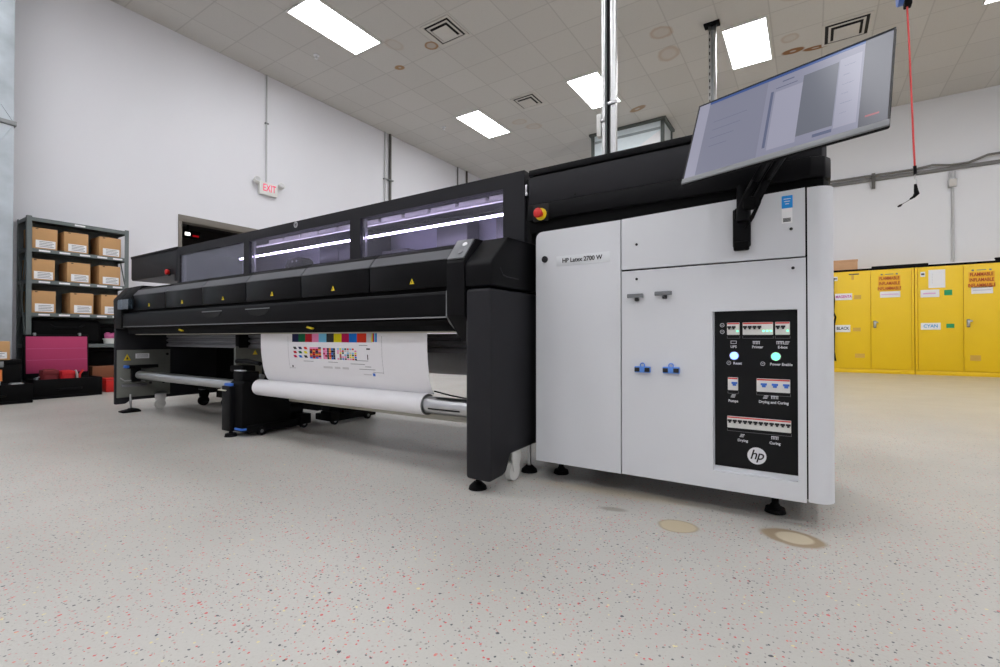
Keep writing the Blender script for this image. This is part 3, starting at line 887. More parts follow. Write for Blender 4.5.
for a, b in WIN:
    m = MB(); m.box(a - .004, b + .004, FY + .010, FY + .014, 1.176, 1.432); w = part(m, 'window_pane', 'window_reflection' if a < -4 else 'window', hood, 'tinted clear window')
    m = MB()
    m.box(a, a + .012, FY + .031, FY + .050, 1.18, 1.428)
    part(m, 'window_liner', 'grey_panel', hood)
for a, b in ((-2.424, -1.30), (-3.71, -2.47), (-3.90, -3.845)):
    m = MB(); m.cyl((a, FY + .07, 1.321), (b, FY + .07, 1.321), .0062, 10); part(m, 'light_strip', 'led', hood, 'glowing white light strip')
for a, b in ((-2.40, -1.25), (-3.72, -2.48)):
    m = MB(); m.box(a, b, FY + .085, FY + .105, 1.398, 1.410, .002); part(m, 'guide_rail', 'white_plastic', hood)
for k in range(11):
    a = -1.30 - k * .215
    m = MB(); m.box(a - .19, a, FY + .16, FY + .20, 1.432, 1.462, .003); part(m, 'track_segment', 'white_plastic', PR)
m = MB(); m.box(-3.14, -2.62, 2.26, 2.52, 1.13, 1.46, .02); car = part(m, 'print_carriage', 'navy', PR, 'dark navy print carriage')
m = MB(); m.box(-3.10, -2.90, 2.255, 2.262, 1.22, 1.40, .003); part(m, 'carriage_cover', 'navy', car)
m = MB(); m.prism([(-3.305, 1.122), (-3.305, 1.225), (-3.28, 1.268), (-3.13, 1.272), (-3.085, 1.245), (-3.07, 1.122)], 'Y', 2.09, 2.18, .006); sen = part(m, 'sensor_head', 'black_deep', PR)
for x in (-3.21, -3.16):
    m = MB(); m.cyl((x, 2.086, 1.243), (x, 2.091, 1.243), .008, 10); part(m, 'lens', 'steel', sen)
m = MB(); m.tube([(-2.62, 2.3, 1.43), (-2.5, 2.3, 1.40), (-2.3, 2.32, 1.425), (-2.0, 2.3, 1.44), (-1.7, 2.3, 1.40), (-1.40, 2.3, 1.43)], .012, 8); part(m, 'cable_chain', 'seam', PR)
for a, b, z0, z1 in ((-2.72, -2.36, 1.13, 1.31), (-2.10, -1.84, 1.28, 1.45), (-1.62, -1.36, 1.26, 1.44)):
    m = MB(); m.box(a, b, 2.42, 2.56, z0, z1, .01); part(m, 'carriage_bracket', 'grey_panel', PR)
m = MB(); m.cyl((-3.035, FY - .002, 1.476), (-3.035, FY + .001, 1.476), .022, 28); part(m, 'round_emblem', 'steel', hood)
text_mesh('hp', .034, '-Y', (-3.035, FY - .0026, 1.478), shear=.28, xs=.95, depth=.0004, spacing=.93).build('emblem_letters', 'charcoal', hood)
# end housing on the far left
m = MB(); m.prism([(-5.87, 1.285), (-5.85, 1.263), (-4.90, 1.263), (-4.90, 1.200), (-4.836, 1.200), (-4.836, 1.508), (-5.87, 1.508)], 'Y', FY + .0, FY + .40, .006); eh = part(m, 'end_housing', 'charcoal')
m = MB(); m.box(-5.872, -4.838, FY - .006, FY + .406, 1.486, 1.512, .005); part(m, 'housing_lid', 'black', eh)
m = MB(); m.cyl((-4.99, FY - .008, 1.287), (-4.99, FY + .001, 1.287), .034, 20); part(m, 'button_collar', 'seam', eh)
m = MB(); m.cyl((-4.99, FY - .03, 1.287), (-4.99, FY - .007, 1.287), .026, 20, r2=.02); m.ball((-4.99, FY - .030, 1.287), .026, (1, .4, 1)); part(m, 'red_button', 'red', eh)

# --- front beam
BX0, BX1 = -5.135, -1.395
m = MB(); m.prism([(1.73, .71), (1.73, .93), (1.735, 1.03), (1.775, 1.10), (FY, 1.10), (FY, .71)], 'X', BX0, BX1); part(m, 'beam_core', 'black_deep')
seams = [-1.398, -1.93, -2.52, -3.12, -3.71, -4.31, -4.93]
tri_x = [-1.625, -2.224, -2.818, -3.413, -4.02, -4.608]
for k in range(6):
    a, b = seams[k + 1] + .004, seams[k] - .004
    m = MB(); m.prism([(1.697, .917), (1.694, 1.043), (1.712, 1.043), (1.712, .917)], 'X', a, b, .002); lid = part(m, 'dryer_lid', 'lid', PR, 'glossy black dryer lid')
    m = MB(); m.prism([(1.693, 1.0435), (1.695, 1.048), (1.733, 1.0955), (1.740, 1.0955), (1.740, 1.080), (1.712, 1.044)], 'X', a, b, .002); part(m, 'lid_top', 'slope', lid, 'grey sloping top of the lid, lightened for reflected ceiling light')
    m = MB(); m.prism([(1.7345, 1.097), (1.768, 1.118), (1.975, 1.120), (1.975, 1.108), (1.7425, 1.085)], 'X', a, b, .001); part(m, 'lid_hinge_cover', 'black_deep', lid)
    x = tri_x[k]
    m = MB(); m.prism([(x - .014, .940), (x + .014, .940), (x, .966)], 'Y', 1.6925, 1.6955); part(m, 'warning_mark', 'yellow_mark', lid)
    m = MB(); m.box(x - .0015, x + .0015, 1.6918, 1.693, .945, .956); part(m, 'warning_bar', 'ink', lid)
m = MB(); m.prism([(1.688, .776), (1.686, .880), (1.695, .895), (1.73, .897), (1.73, .776)], 'X', BX0, BX1 - .003, .003); flap = part(m, 'front_flap', 'black', PR)
for x in (-2.97, -3.55):
    m = MB(); m.box(x - .14, x + .14, 1.6845, 1.688, .862, .868, .001); part(m, 'handle_edge', 'grey_clip', flap)
    m = MB(); m.prism([(x - .12, .860), (x + .14, .860), (x + .10, .828), (x, .818), (x - .08, .828)], 'Y', 1.684, 1.688); part(m, 'finger_recess', 'seam', flap)
m = MB(); m.box(BX0 + .02, BX1 - .003, 1.682, 1.690, .770, .777, .0015); part(m, 'flap_trim', 'dull_steel', flap)
m = MB(); m.box(BX1 - .006, BX1 - .001, 1.682, 1.688, .776, .895); part(m, 'flap_end_trim', 'dull_steel', flap)
m = MB(); m.tube([(BX1 - .002, 1.688, .772), (BX1 + .002, 1.705, .745), (BX1 + .006, 1.752, .708)], .0035, 6); part(m, 'corner_trim', 'dull_steel', flap)
m = MB(); m.prism([(1.700, .762), (1.770, .712), (1.776, .722), (1.71, .774)], 'X', BX0 + .02, BX1 + .02); low = part(m, 'lower_guard', 'black_deep')
m = MB(); m.prism([(1.750, .703), (1.750, .713), (1.780, .713), (1.780, .703)], 'X', BX0 + .10, BX1 + .045, .002); part(m, 'guard_lip', 'beige', low)
for x in (-2.47, -4.10):
    m = MB(); m.prism([(x - .03, .738), (x + .02, .728), (x + .03, .736), (x - .02, .748)], 'Y', 1.716, 1.738); part(m, 'yellow_tag', 'yellow_mark', low)
# control column and end cap
m = MB(); m.prism([(1.678, .778), (1.674, 1.018), (1.682, 1.034), (1.765, 1.138), (1.985, 1.141), (1.985, .66), (1.790, .66)], 'X', -1.393, -1.290, .004); colm = part(m, 'control_column', 'black')
m = MB(); m.prism([(1.680, 1.034), (1.758, 1.132), (1.754, 1.136), (1.675, 1.038)], 'X', -1.389, -1.294, .001); bp = part(m, 'button_panel', 'lever_grey', colm, 'grey sloping button panel')
def on_slope(s, x, r, mt, nm, h=.006):
    y, z = 1.677 + .079 * s, 1.036 + .098 * s
    n = Vector((0, -.78, .626))
    m = MB(); m.cyl(Vector((x, y, z)), Vector((x, y, z)) + n * h, r, 18); return part(m, nm, mt, bp if False else colm)
on_slope(.72, -1.328, .0125, 'label_white', 'lit_button')
on_slope(.34, -1.330, .014, 'ink_grey', 'round_button')
m = MB(); m.prism([(1.678, .905), (1.674, 1.000), (1.688, 1.022), (1.812, 1.137), (2.12, 1.145), (2.12, .905)], 'X', -1.286, -1.143, .008, 3); cap = part(m, 'end_cap', 'black')
m = MB(); m.tube([(1.0 * -1.1425, 1.74, .985), (-1.1425, 1.765, .958), (-1.1425, 1.80, .952), (-1.1425, 1.90, .952)], .003, 6); part(m, 'moulded_line', 'charcoal', cap)
m = MB(); m.prism([(1.676, .054), (1.676, .897), (2.12, .897), (2.12, .150), (1.85, .145), (1.81, .068), (1.78, .060)], 'X', -1.285, -1.150, .018, 4); ep = part(m, 'end_panel', 'charcoal')
m = MB(); m.box(-1.295, -1.285, 1.70, 1.712, .17, .76); part(m, 'edge_strip', 'dull_steel', ep)
# left column and end panel
m = MB(); m.prism([(1.680, .76), (1.674, 1.018), (1.682, 1.034), (1.765, 1.138), (1.985, 1.141), (1.985, .76)], 'X', -5.310, -5.140, .006); lc = part(m, 'left_column', 'black')
m = MB(); m.prism([(1.682, .93), (1.682, 1.030), (1.768, 1.140), (1.985, 1.143), (1.985, .93)], 'X', -5.139, -4.936, .004); part(m, 'left_cap', 'black_deep', lc)
m = MB(); m.prism([(1.680, .070), (1.680, .76), (2.60, .76), (2.60, .10), (1.80, .10), (1.76, .070)], 'X', -5.312, -5.272, .008); lp = part(m, 'end_panel', 'charcoal')
m = MB(); m.box(-5.271, -5.263, 1.690, 2.118, .130, .566, .002); gp = part(m, 'inner_plate', 'grey_plate', lp, 'grey inner plate with warning stickers')
m = MB(); m.prism([(1.738, .468), (1.795, .468), (1.7665, .53)], 'X', -5.2625, -5.261); part(m, 'warning_sticker', 'yellow_mark', lp)
m = MB(); m.prism([(1.757, .478), (1.776, .478), (1.7665, .505)], 'X', -5.261, -5.2605); part(m, 'warning_symbol', 'ink', lp)
m = MB(); m.prism([(1.83, .485), (1.94, .485), (1.94, .53), (1.83, .53)], 'X', -5.2625, -5.261); part(m, 'instruction_label', 'label_white', lp)
m = MB()
for k in range(3):
    m.box(-5.261, -5.2605, 1.84, 1.93, .495 + k * .011, .499 + k * .011)
part(m, 'instruction_lines', 'ink_grey', lp)
m = MB(); m.box(-5.262, -5.215, 1.76, 2.00, .395, .425, .004); brk = part(m, 'roll_bracket', 'black_deep', lp)
m = MB(); m.box(-5.262, -5.20, 1.735, 1.765, .40, .425, .006); part(m, 'bracket_knob', 'blue', lp)
m = MB(); m.box(-5.262, -5.21, 1.79, 1.86, .27, .40, .008); part(m, 'bearing_block', 'black_deep', lp)
m = MB(); m.tube([(-5.25, 1.71, .31), (-5.24, 1.74, .285), (-5.24, 1.86, .285), (-5.24, 1.90, .27)], .006, 8); part(m, 'latch_wire', 'steel', lp)
m = MB(); m.box(-5.262, -5.25, 1.72, 1.92, .225, .25, .003); part(m, 'latch_bar', 'grey_panel', lp)
for y, z in ((1.95, .25), (2.06, .25), (2.09, .52)):
    m = MB(); m.cyl((-5.262, y, z), (-5.256, y, z), .012, 12); part(m, 'bolt', 'seam', lp)
# clear catch box on the left column
m = MB()
m.box(-5.11, -4.88, 1.642, 1.645, .93, 1.01); m.box(-5.11, -5.107, 1.645, 1.678, .93, 1.01); m.box(-4.883, -4.88, 1.645, 1.678, .93, 1.01); m.box(-5.11, -4.88, 1.642, 1.678, .925, .93)
part(m, 'clear_box', 'clear', PR)
# inner structure below the beam
m = MB(); m.prism([(2.02, .595), (2.02, .62), (2.035, .625), (2.035, .640), (2.02, .645), (2.02, .660), (2.035, .665), (2.035, .678), (2.02, .682), (2.02, .70), (2.08, .70), (2.08, .595)], 'X', -5.10, -1.295); part(m, 'slotted_rail', 'grey_panel')
m = MB(); m.box(-5.26, -1.29, 2.16, 3.08, .72, 1.10); part(m, 'rear_body', 'black_deep')  # unseen rear depth extended to shade the floor beneath
m = MB(); m.box(-2.05, -1.292, 2.10, 2.115, .470, .625, .003); part(m, 'media_guide', 'steel')
m = MB(); m.box(-5.26, -3.55, 2.55, 2.60, .05, .72); part(m, 'rear_panel', 'black_deep')
m = MB(); m.box(-3.72, -3.69, 1.93, 2.14, .30, .61, .003); mp = part(m, 'inner_plate', 'grey_plate')
m = MB(); m.prism([(2.06, .545), (2.10, .545), (2.08, .58)], 'X', -3.6895, -3.688); part(m, 'warning_mark', 'yellow_mark', mp)
m = MB(); m.box(-3.74, -3.68, 1.95, 2.55, .60, .72, .004); part(m, 'support_arm', 'black_deep')
m = MB(); m.box(-3.68, -3.50, 1.88, 1.98, .42, .47, .008); part(m, 'roll_bracket', 'black_deep')
m = MB(); m.tube([(-3.66, 1.92, .50), (-3.52, 1.92, .505), (-3.34, 1.92, .49)], .016, 8); part(m, 'guide_bar', 'black', PR)
m = MB(); m.tube([(-3.60, 1.94, .40), (-3.34, 1.94, .395)], .018, 8); part(m, 'guide_bar', 'dull_steel', PR)
# spindle tubes and the tension bar
AY, AZ = 1.825, .338
m = MB(); m.cyl((-5.14, AY, AZ), (-3.43, AY, AZ), .038, 24); part(m, 'spindle', 'alu', PR, 'bare silver spindle tube on the left')
m = MB(); m.cyl((-1.636, AY, AZ), (-1.295, AY, AZ), .043, 28); sp = part(m, 'spindle', 'steel', PR, 'steel spindle end at the right of the paper roll')
m = MB(); m.box(-1.60, -1.40, AY - .0445, AY - .040, AZ - .016, AZ - .009, .001); part(m, 'key_slot', 'seam', sp)
m = MB(); m.cyl((-1.335, AY - .0455, AZ - .006), (-1.335, AY - .040, AZ - .006), .011, 14); part(m, 'set_screw', 'dull_steel', sp)
m = MB(); m.tube([(-1.62, AY + .03, AZ + .066), (-1.50, AY + .02, AZ + .052), (-1.40, AY + .01, AZ + .046), (-1.32, AY, AZ + .046)], .004, 6); part(m, 'media_wire', 'seam', sp)
m = MB(); m.box(-1.318, -1.296, AY - .03, AY + .03, AZ + .03, AZ + .075, .005); part(m, 'bearing_catch', 'blue', sp)
m = MB(); m.box(-3.05, -1.36, 1.96, 2.00, .235, .265, .006); part(m, 'tension_bar', 'beige')
m = MB(); m.box(-1.42, -1.296, 1.90, 2.02, .18, .27, .006); part(m, 'bar_bracket', 'beige')
# feet and casters
def foot(x, y, top, stem='steel'):
    m = MB(); m.cyl((x, y, 0), (x, y, .014), .042, 22, r2=.038); m.cyl((x, y, .014), (x, y, .034), .038, 22, r2=.016); f = part(m, 'levelling_foot', 'black_deep')
    m = MB(); m.cyl((x, y, .03), (x, y, top), .0095, 12); part(m, 'threaded_stem', stem, f)
foot(-1.258, 1.735, .12, 'black_deep'); foot(-1.20, 2.10, .20); foot(-5.22, 1.78, .16); foot(-1.2, 2.55, .72); foot(-3.7, 2.5, .2, 'black_deep')
m = MB(); m.prism([(1.70, 0.0), (1.70, .012), (1.80, .030), (1.82, .030), (1.84, .012), (1.84, 0)], 'X', -5.26, -5.15, .004); part(m, 'foot_plate', 'black_deep')
def caster(x, y, r=.050, top=.17, mt='white_plastic'):
    m = MB(); m.cyl((x - .014, y, r), (x + .014, y, r), r, 24); c = part(m, 'caster', mt, PR)
    m = MB(); m.prism([(y - .02, r), (y + .02, r - .006), (y + .045, r + .06), (y + .045, top), (y - .035, top), (y - .035, r + .055)], 'X', x + .016, x + .022, .002); part(m, 'fork', mt, c)
    m = MB(); m.prism([(y - .02, r), (y + .02, r - .006), (y + .045, r + .06), (y + .045, top), (y - .035, top), (y - .035, r + .055)], 'X', x - .022, x - .016, .002); part(m, 'fork', mt, c)
    m = MB(); m.box(x - .025, x + .025, y - .04, y + .05, top - .012, top, .002); part(m, 'top_plate', 'steel', c)
caster(-1.195, 1.93, .046, .155); caster(-5.235, 2.02, .046, .15); caster(-5.1, 2.35, .05, .17, 'black_deep'); caster(-4.75, 2.4, .05, .17, 'black_deep'); caster(-1.25, 2.45, .05, .17, 'black_deep')
m = MB(); m.box(-5.2, -4.6, 2.30, 2.46, .17, .24, .006); part(m, 'rear_beam', 'black_deep')
m = MB(); m.box(-1.28, -1.16, 2.13, 2.60, .155, .90, .01); part(m, 'rear_leg', 'black_deep')

# --- paper on the roll
t = thing('paper_roll', (-2.41, AY, AZ - .055), 'white paper roll with a hanging printed sheet, on the spindle under the printer', 'paper roll')
WX0, WX1 = -3.105, -1.612
path = [(1.789, .775), (1.789, .735), (1.789, .700), (1.789, .66), (1.790, .62), (1.792, .575), (1.798, .53), (1.806, .48), (1.819, .435), (1.834, .405), (1.846, .390)]
def web_at(z):
    for (y0, z0), (y1, z1) in zip(path, path[1:]):
        if z1 <= z <= z0:
            return y0 + (y1 - y0) * (z0 - z) / (z0 - z1)
    return path[-1][0]
m = MB(); m.cyl((-3.180, AY, AZ), (-1.640, AY, AZ), .0545, 40); part(m, 'roll', 'paper', t)
m = MB(); m.cyl((-1.6405, AY, AZ), (-1.636, AY, AZ), .0535, 40); part(m, 'roll_core', 'dull_steel', t)
m = MB()
back = [(y + .0012, z) for y, z in reversed(path)]
m.prism(path + back, 'X', WX0, WX1); web = part(m, 'paper_web', 'paper', t)
cols = ['navy_ink', 'green_ink', 'darkred_ink', 'rose_ink', 'sky_ink', 'ink', 'lemon_ink', 'crimson_ink', 'azure_ink', 'vermilion_ink', 'silver_ink']
for n, c in (('navy_ink', (28, 30, 72)), ('green_ink', (10, 98, 62)), ('darkred_ink', (184, 24, 44)), ('rose_ink', (236, 140, 186)), ('sky_ink', (122, 196, 230)),
             ('lemon_ink', (232, 218, 20)), ('crimson_ink', (186, 22, 82)), ('azure_ink', (26, 112, 204)), ('vermilion_ink', (216, 58, 34)), ('silver_ink', (204, 202, 204)), ('orange_ink', (236, 150, 50))):
    M[n] = mat(n, c, .6, var=.03, spec=.12)
chart = MB(); cm = ['paper', 'ink_grey'] + cols + ['orange_ink', 'blue']
def cell(xa, xb, za, zb, mname, shear=0.0):
    i = cm.index(mname)
    e = .0012
    ya, yb = web_at(za) - e, web_at(zb) - e
    chart.quad((xa, ya, za), (xb, ya, za), (xb + shear, yb, zb), (xa + shear, yb, zb), i)
zz = [.462, .50, .54, .575, .62, .66, .70, .714]
for za, zb in zip(zz, zz[1:]):
    chart.quad(*[(x, web_at(z) - .0005, z) for x, z in ((-2.80, za), (-1.93, za), (-1.93, zb), (-2.80, zb))], 0)
bx = [-2.748, -2.680, -2.612, -2.545, -2.480, -2.406, -2.338, -2.269, -2.204, -2.136, -2.058, -2.010]
for k in range(11):
    for za, zb in ((.652, .680), (.680, .715)):
        cell(bx[k], bx[k + 1], za, zb, cols[k])
for k, c in enumerate(('lemon_ink', 'crimson_ink', 'sky_ink', 'azure_ink')):
    for za, zb in ((.655, .680), (.680, .715)):
        cell(-2.018 + k * .011, -2.007 + k * .011, za, zb, c)
rnd = random.Random(4)
three = [['ink', 'navy_ink', 'vermilion_ink'], ['darkred_ink', 'green_ink', 'lemon_ink'], ['crimson_ink', 'azure_ink', 'ink']]
for r in range(3):
    for c in range(3):
        x = -2.728 + c * .054; z = .622 - r * .026
        cell(x, x + .030, z - .015, z, three[r][c], -.012)
rows = ['rose_ink', 'darkred_ink', 'navy_ink', 'ink', 'orange_ink', 'crimson_ink', 'azure_ink']
for r in range(7):
    for c in range(4):
        cn = rows[r] if c % 2 == 0 else rnd.choice(['darkred_ink', 'rose_ink', 'navy_ink', 'orange_ink', 'ink'])
        cell(-2.570 + c * .028, -2.543 + c * .028, .612 - r * .010, .6215 - r * .010, cn)
for r in range(5):
    for c in range(6):
        cn = rnd.choice([['rose_ink', 'crimson_ink'], ['darkred_ink', 'rose_ink'], ['navy_ink', 'ink'], ['orange_ink', 'vermilion_ink'], ['navy_ink', 'azure_ink'], ['ink', 'navy_ink']][c])
        cell(-2.440 + c * .0187, -2.4225 + c * .0187, .605 - r * .0135, .6175 - r * .0135, cn)
for r in range(6):
    for c in range(8):
        cn = rnd.choice(['ink' if c == 0 else 'green_ink', 'darkred_ink', 'lemon_ink', 'rose_ink', 'sky_ink', 'silver_ink', 'ink', 'vermilion_ink', 'azure_ink'])
        if rnd.random() < .82:
            cell(-2.311 + c * .0217, -2.294 + c * .0217, .6085 - r * .0115, .6175 - r * .0115, cn)
for k in range(10):
    za, zb = .480 + k * .021, .482 + k * .021 + .017
    cell(-2.793, -2.791, za, zb, 'ink_grey'); cell(-1.938, -1.936, za, zb, 'ink_grey')
cell(-2.79, -2.73, .486, .488, 'ink_grey'); cell(-2.02, -1.935, .486, .488, 'ink_grey')
cell(-2.12, -2.05, .634, .637, 'ink_grey'); cell(-2.06, -2.03, .612, .620, 'ink'); cell(-2.055, -2.048, .556, .585, 'ink'); cell(-2.765, -2.752, .492, .505, 'ink')
for x, w, z in ((-2.64, .10, .533), (-2.40, .09, .533), (-2.20, .12, .528), (-2.15, .10, .548), (-2.13, .13, .500), (-2.08, .05, .515)):
    cell(x, x + w, z, z + .003, 'ink_grey')
for x, w in ((-2.45, .085), (-2.345, .05), (-2.275, .055)):
    cell(x, x + w, .496, .508, 'silver_ink')
cell(-2.10, -2.035, .470, .476, 'silver_ink'); cell(-2.025, -2.005, .466, .482, 'blue')
part(chart, 'printed_chart', cm, t, 'printed colour test chart')

# --- roll support stand and the one behind it
def support(name, x0, x1, y, label, mirror=1, low=False):
    t = thing(name, ((x0 + x1) / 2, y + .2 * mirror, 0), label, 'support stand')
    Y = lambda v: y + v * mirror
    if not low:
        pts = [(Y(.0), .05), (Y(.0), .36), (Y(.02), .38), (Y(.235), .37), (Y(.26), .27), (Y(.30), .235), (Y(.36), .19), (Y(.36), .05)]
        m = MB(); m.prism(pts, 'X', x0, x1, .006); part(m, 'body', 'black_deep', t)
        m = MB(); m.prism([(Y(.02), .38), (Y(.02), .435), (Y(.05), .445), (Y(.14), .44), (Y(.14), .37)], 'X', x0 + .01, x0 + .13, .005); hd = part(m, 'roll_clamp', 'black', t)
        m = MB(); m.box(x0 + .02, x0 + .11, Y(.02), Y(.06), .446, .452, .001); part(m, 'clamp_label', 'label_white', hd)
        m = MB(); m.box(x0 - .035, x0 + .055, Y(-.02), Y(.03), .335, .362, .006); part(m, 'clamp_lever', 'blue', t)
        m = MB(); m.prism([(Y(-.045), .310), (Y(.03), .330), (Y(.03), .336), (Y(-.045), .316)], 'X', x0 - .07, x0 + .03, .001); part(m, 'height_plate', 'beige', t)
        m = MB(); m.box(x0 - .012, x0 + .001, Y(-.02), Y(.05), .195, .205); part(m, 'side_bracket', 'dull_steel', t)
        m = MB(); m.prism([(Y(-.035), .035), (Y(-.035), .345), (Y(.01), .345), (Y(.01), .035)], 'X', x0 - .035, x0 + .07, .005); part(m, 'post', 'black', t)
    else:
        m = MB(); m.prism([(Y(.02), .05), (Y(.02), .16), (Y(.10), .22), (Y(.28), .22), (Y(.34), .15), (Y(.34), .05)], 'X', x0, x1, .008); part(m, 'body', 'black_deep', t)
    m = MB(); m.box(x0 - .01, x1 + .03, min(Y(.03), Y(.47)), max(Y(.03), Y(.47)), .022, .075, .008); part(m, 'base', 'black_deep', t)
    m = MB(); m.cyl((x1 - .06, Y(.30), .135), (x1 - .06, Y(.47), .135), .052, 20); part(m, 'motor', 'black', t)
    m = MB(); m.box(x1 - .08, x1 + .05, min(Y(.42), Y(.50)), max(Y(.42), Y(.50)), .03, .105, .006); part(m, 'gear_box', 'black_deep', t)
    for yy in (.12, .45):
        m = MB(); m.cyl((x1 + .012, Y(yy), .030), (x1 + .036, Y(yy), .030), .030, 18); w = part(m, 'wheel', 'black', t)
        m = MB(); m.cyl((x1 + .034, Y(yy), .030), (x1 + .038, Y(yy), .030), .012, 12); part(m, 'wheel_hub', 'dull_steel', w)
    m = MB(); m.cyl((x0 + .06, Y(-.02), 0), (x0 + .06, Y(-.02), .022), .040, 20, r2=.034); m.cyl((x0 + .06, Y(-.02), .02), (x0 + .06, Y(-.02), .06), .012, 10); part(m, 'foot', 'black_deep', t)
    m = MB(); m.prism([(Y(-.01), .045), (Y(-.01), .060), (Y(.10), .052), (Y(.10), .040)], 'X', x0 + .08, x0 + .17, .004); part(m, 'pedal', 'blue', t, 'blue foot pedal')
    return t
support('roll_support', -3.40, -3.235, 1.735, 'black roll support stand with a blue pedal, holding the left end of the paper roll')
support('roll_support', -3.32, -3.14, 2.84, 'low black support stand on the floor behind and under the paper roll', -1, True)

# ------------------------------------------------------------------ magnetic media clips on the cabinet door
def grey_clip(x, z, label):
    t = thing('edge_clip', (x, FY, z), label, 'clip')
    m = MB(); m.box(x - .034, x + .034, FY - .024, FY - .012, z - .001, z + .016, .003); part(m, 'bar', 'grey_clip', t)
    m = MB(); m.box(x - .004, x + .012, FY - .016, FY - .0005, z - .014, z + .006, .003); part(m, 'magnet', 'ink', t)
grey_clip(-.619, .848, 'grey magnetic clip on the white cabinet door, left of the upper two')
grey_clip(-.504, .853, 'grey magnetic clip on the white cabinet door, right of the upper two')
def blue_clip(x, z, label):
    t = thing('paper_holder', (x, FY, z), label, 'clip')
    m = MB(); m.box(x - .033, x + .033, FY - .014, FY - .0005, z - .013, z + .013, .003); part(m, 'plate', 'blue_clip', t)
    for s in (-1, 1):
        m = MB(); m.box(x + s * .021 - .0105, x + s * .021 + .0105, FY - .017, FY - .013, z - .009, z + .008, .0015); part(m, 'pad', 'ink', t)
    m = MB(); m.tube([(x + .009 * math.cos(a), FY - .008, z + .018 + .009 * math.sin(a)) for a in [i * math.pi / 8 for i in range(17)]], .0025, 8); part(m, 'ring', 'blue_clip', t)
blue_clip(-.592, .546, 'blue paper holder with two black pads on the cabinet door, left one')
blue_clip(-.476, .547, 'blue paper holder with two black pads on the cabinet door, right one beside the switchboard')

# ------------------------------------------------------------------ monitor on its arm
MO = thing('monitor', (-.2155, FY, 1.09), 'wide monitor tilted back on a black arm bolted to the printer cabinet', 'monitor')
W_, H_ = .560, .352
yw, pt_, rl = -.286, .435, .028
r = Vector((math.cos(yw), math.sin(yw), 0)); n = Vector((math.sin(yw) * math.cos(pt_), -math.cos(yw) * math.cos(pt_), math.sin(pt_))); u = n.cross(r)
r2 = r * math.cos(rl) + u * math.sin(rl); u2 = u * math.cos(rl) - r * math.sin(rl)
MC = Vector((-.085, 1.694, 1.374))
MT = Matrix(((r2.x, -n.x, u2.x, MC.x), (r2.y, -n.y, u2.y, MC.y), (r2.z, -n.z, u2.z, MC.z), (0, 0, 0, 1)))   # local x right, y away from viewer, z up
def mpart(mb, name, mt, parent=MO, label=None):
    mb.xform(MT)
    return part(mb, name, mt, parent, label)
w2, h2 = W_ / 2, H_ / 2
chin = .020
m = MB(); m.box(-w2, w2, .004, .013, -h2, h2, .002); bz = mpart(m, 'display_case', 'black_deep')
m = MB(); m.box(-w2 * .99, w2 * .99, .012, .026, -h2 + .008, -h2 + .06, .005); mpart(m, 'lower_back', 'black_deep')
m = MB(); m.box(-.14, .14, .018, .05, -.12, .10, .01); mpart(m, 'rear_housing', 'black')
m = MB(); m.box(-w2, w2, .0, .006, -h2, -h2 + chin, .001); ch = mpart(m, 'chin_bar', 'chin', MO, 'silver lower bezel')
m = MB(); m.box(-w2, -w2 + .004, .001, .005, -h2 + chin, h2); m.box(w2 - .004, w2, .001, .005, -h2 + chin, h2); m.box(-w2 + .004, w2 - .004, .001, .005, h2 - .004, h2); mpart(m, 'bezel', 'ink')
def screen_mat(name, rgb, e):
    mm = bpy.data.materials.new(name); mm.use_nodes = True
    b = mm.node_tree.nodes['Principled BSDF']
    b.inputs['Base Color'].default_value = (.02, .02, .022, 1)
    b.inputs['Specular IOR Level'].default_value = .12
    b.inputs['Emission Color'].default_value = (*lin(rgb), 1)
    b.inputs['Emission Strength'].default_value = e
    nz = nd(mm.node_tree, 'ShaderNodeTexNoise'); nz.inputs['Scale'].default_value = 900
    mr = nd(mm.node_tree, 'ShaderNodeMapRange'); mr.inputs['To Min'].default_value = .16; mr.inputs['To Max'].default_value = .24
    mm.node_tree.links.new(nz.outputs['Fac'], mr.inputs['Value']); mm.node_tree.links.new(mr.outputs[0], b.inputs['Roughness'])
    return mm
ES = .62
SCM = [screen_mat('screen_window', (162, 163, 186), ES), screen_mat('screen_left', (150, 152, 174), ES), screen_mat('screen_blue_bar', (70, 100, 168), ES), screen_mat('screen_grey_image', (122, 126, 140), ES),
       screen_mat('screen_dark', (84, 86, 100), ES), screen_mat('screen_pale', (184, 184, 206), ES), screen_mat('screen_red', (190, 90, 100), ES), screen_mat('screen_line', (110, 118, 150), ES)]
sx0, sx1, sz0, sz1 = -w2 + .004, w2 - .004, -h2 + chin, h2 - .004
m = MB()
def scr(a, b, c, d, i, lift=0):
    # fractions across and up the display
    xa, xb = sx0 + (sx1 - sx0) * a, sx0 + (sx1 - sx0) * b
    za, zb = sz0 + (sz1 - sz0) * c, sz0 + (sz1 - sz0) * d
    m.quad((xa, .0035 - lift * .0001, za), (xb, .0035 - lift * .0001, za), (xb, .0035 - lift * .0001, zb), (xa, .0035 - lift * .0001, zb), i)
scr(0, .07, 0, 1, 5)
scr(.07, .42, 0, .965, 1); scr(.42, .885, 0, .965, 0); scr(.07, .885, .965, 1, 2); scr(.885, 1, 0, 1, 4)
scr(.47, .61, .06, .78, 5, 1); scr(.61, .775, .12, .86, 3, 1); scr(.78, .875, .08, .88, 5, 1); scr(.445, .46, .1, .8, 7, 1); scr(.69, .775, .05, .085, 7, 1)
for k in range(4):
    scr(.12, .12 + .2 - k * .03, .68 - k * .11, .685 - k * .11, 7, 1)
for k in range(6):
    scr(.80, .85 - (k % 2) * .02, .78 - k * .11, .785 - k * .11, 7, 1)
scr(.50, .56, .885, .90, 7, 1); scr(.91, .965, .10, .118, 6, 1); scr(.47, .58, .82, .83, 7, 1)
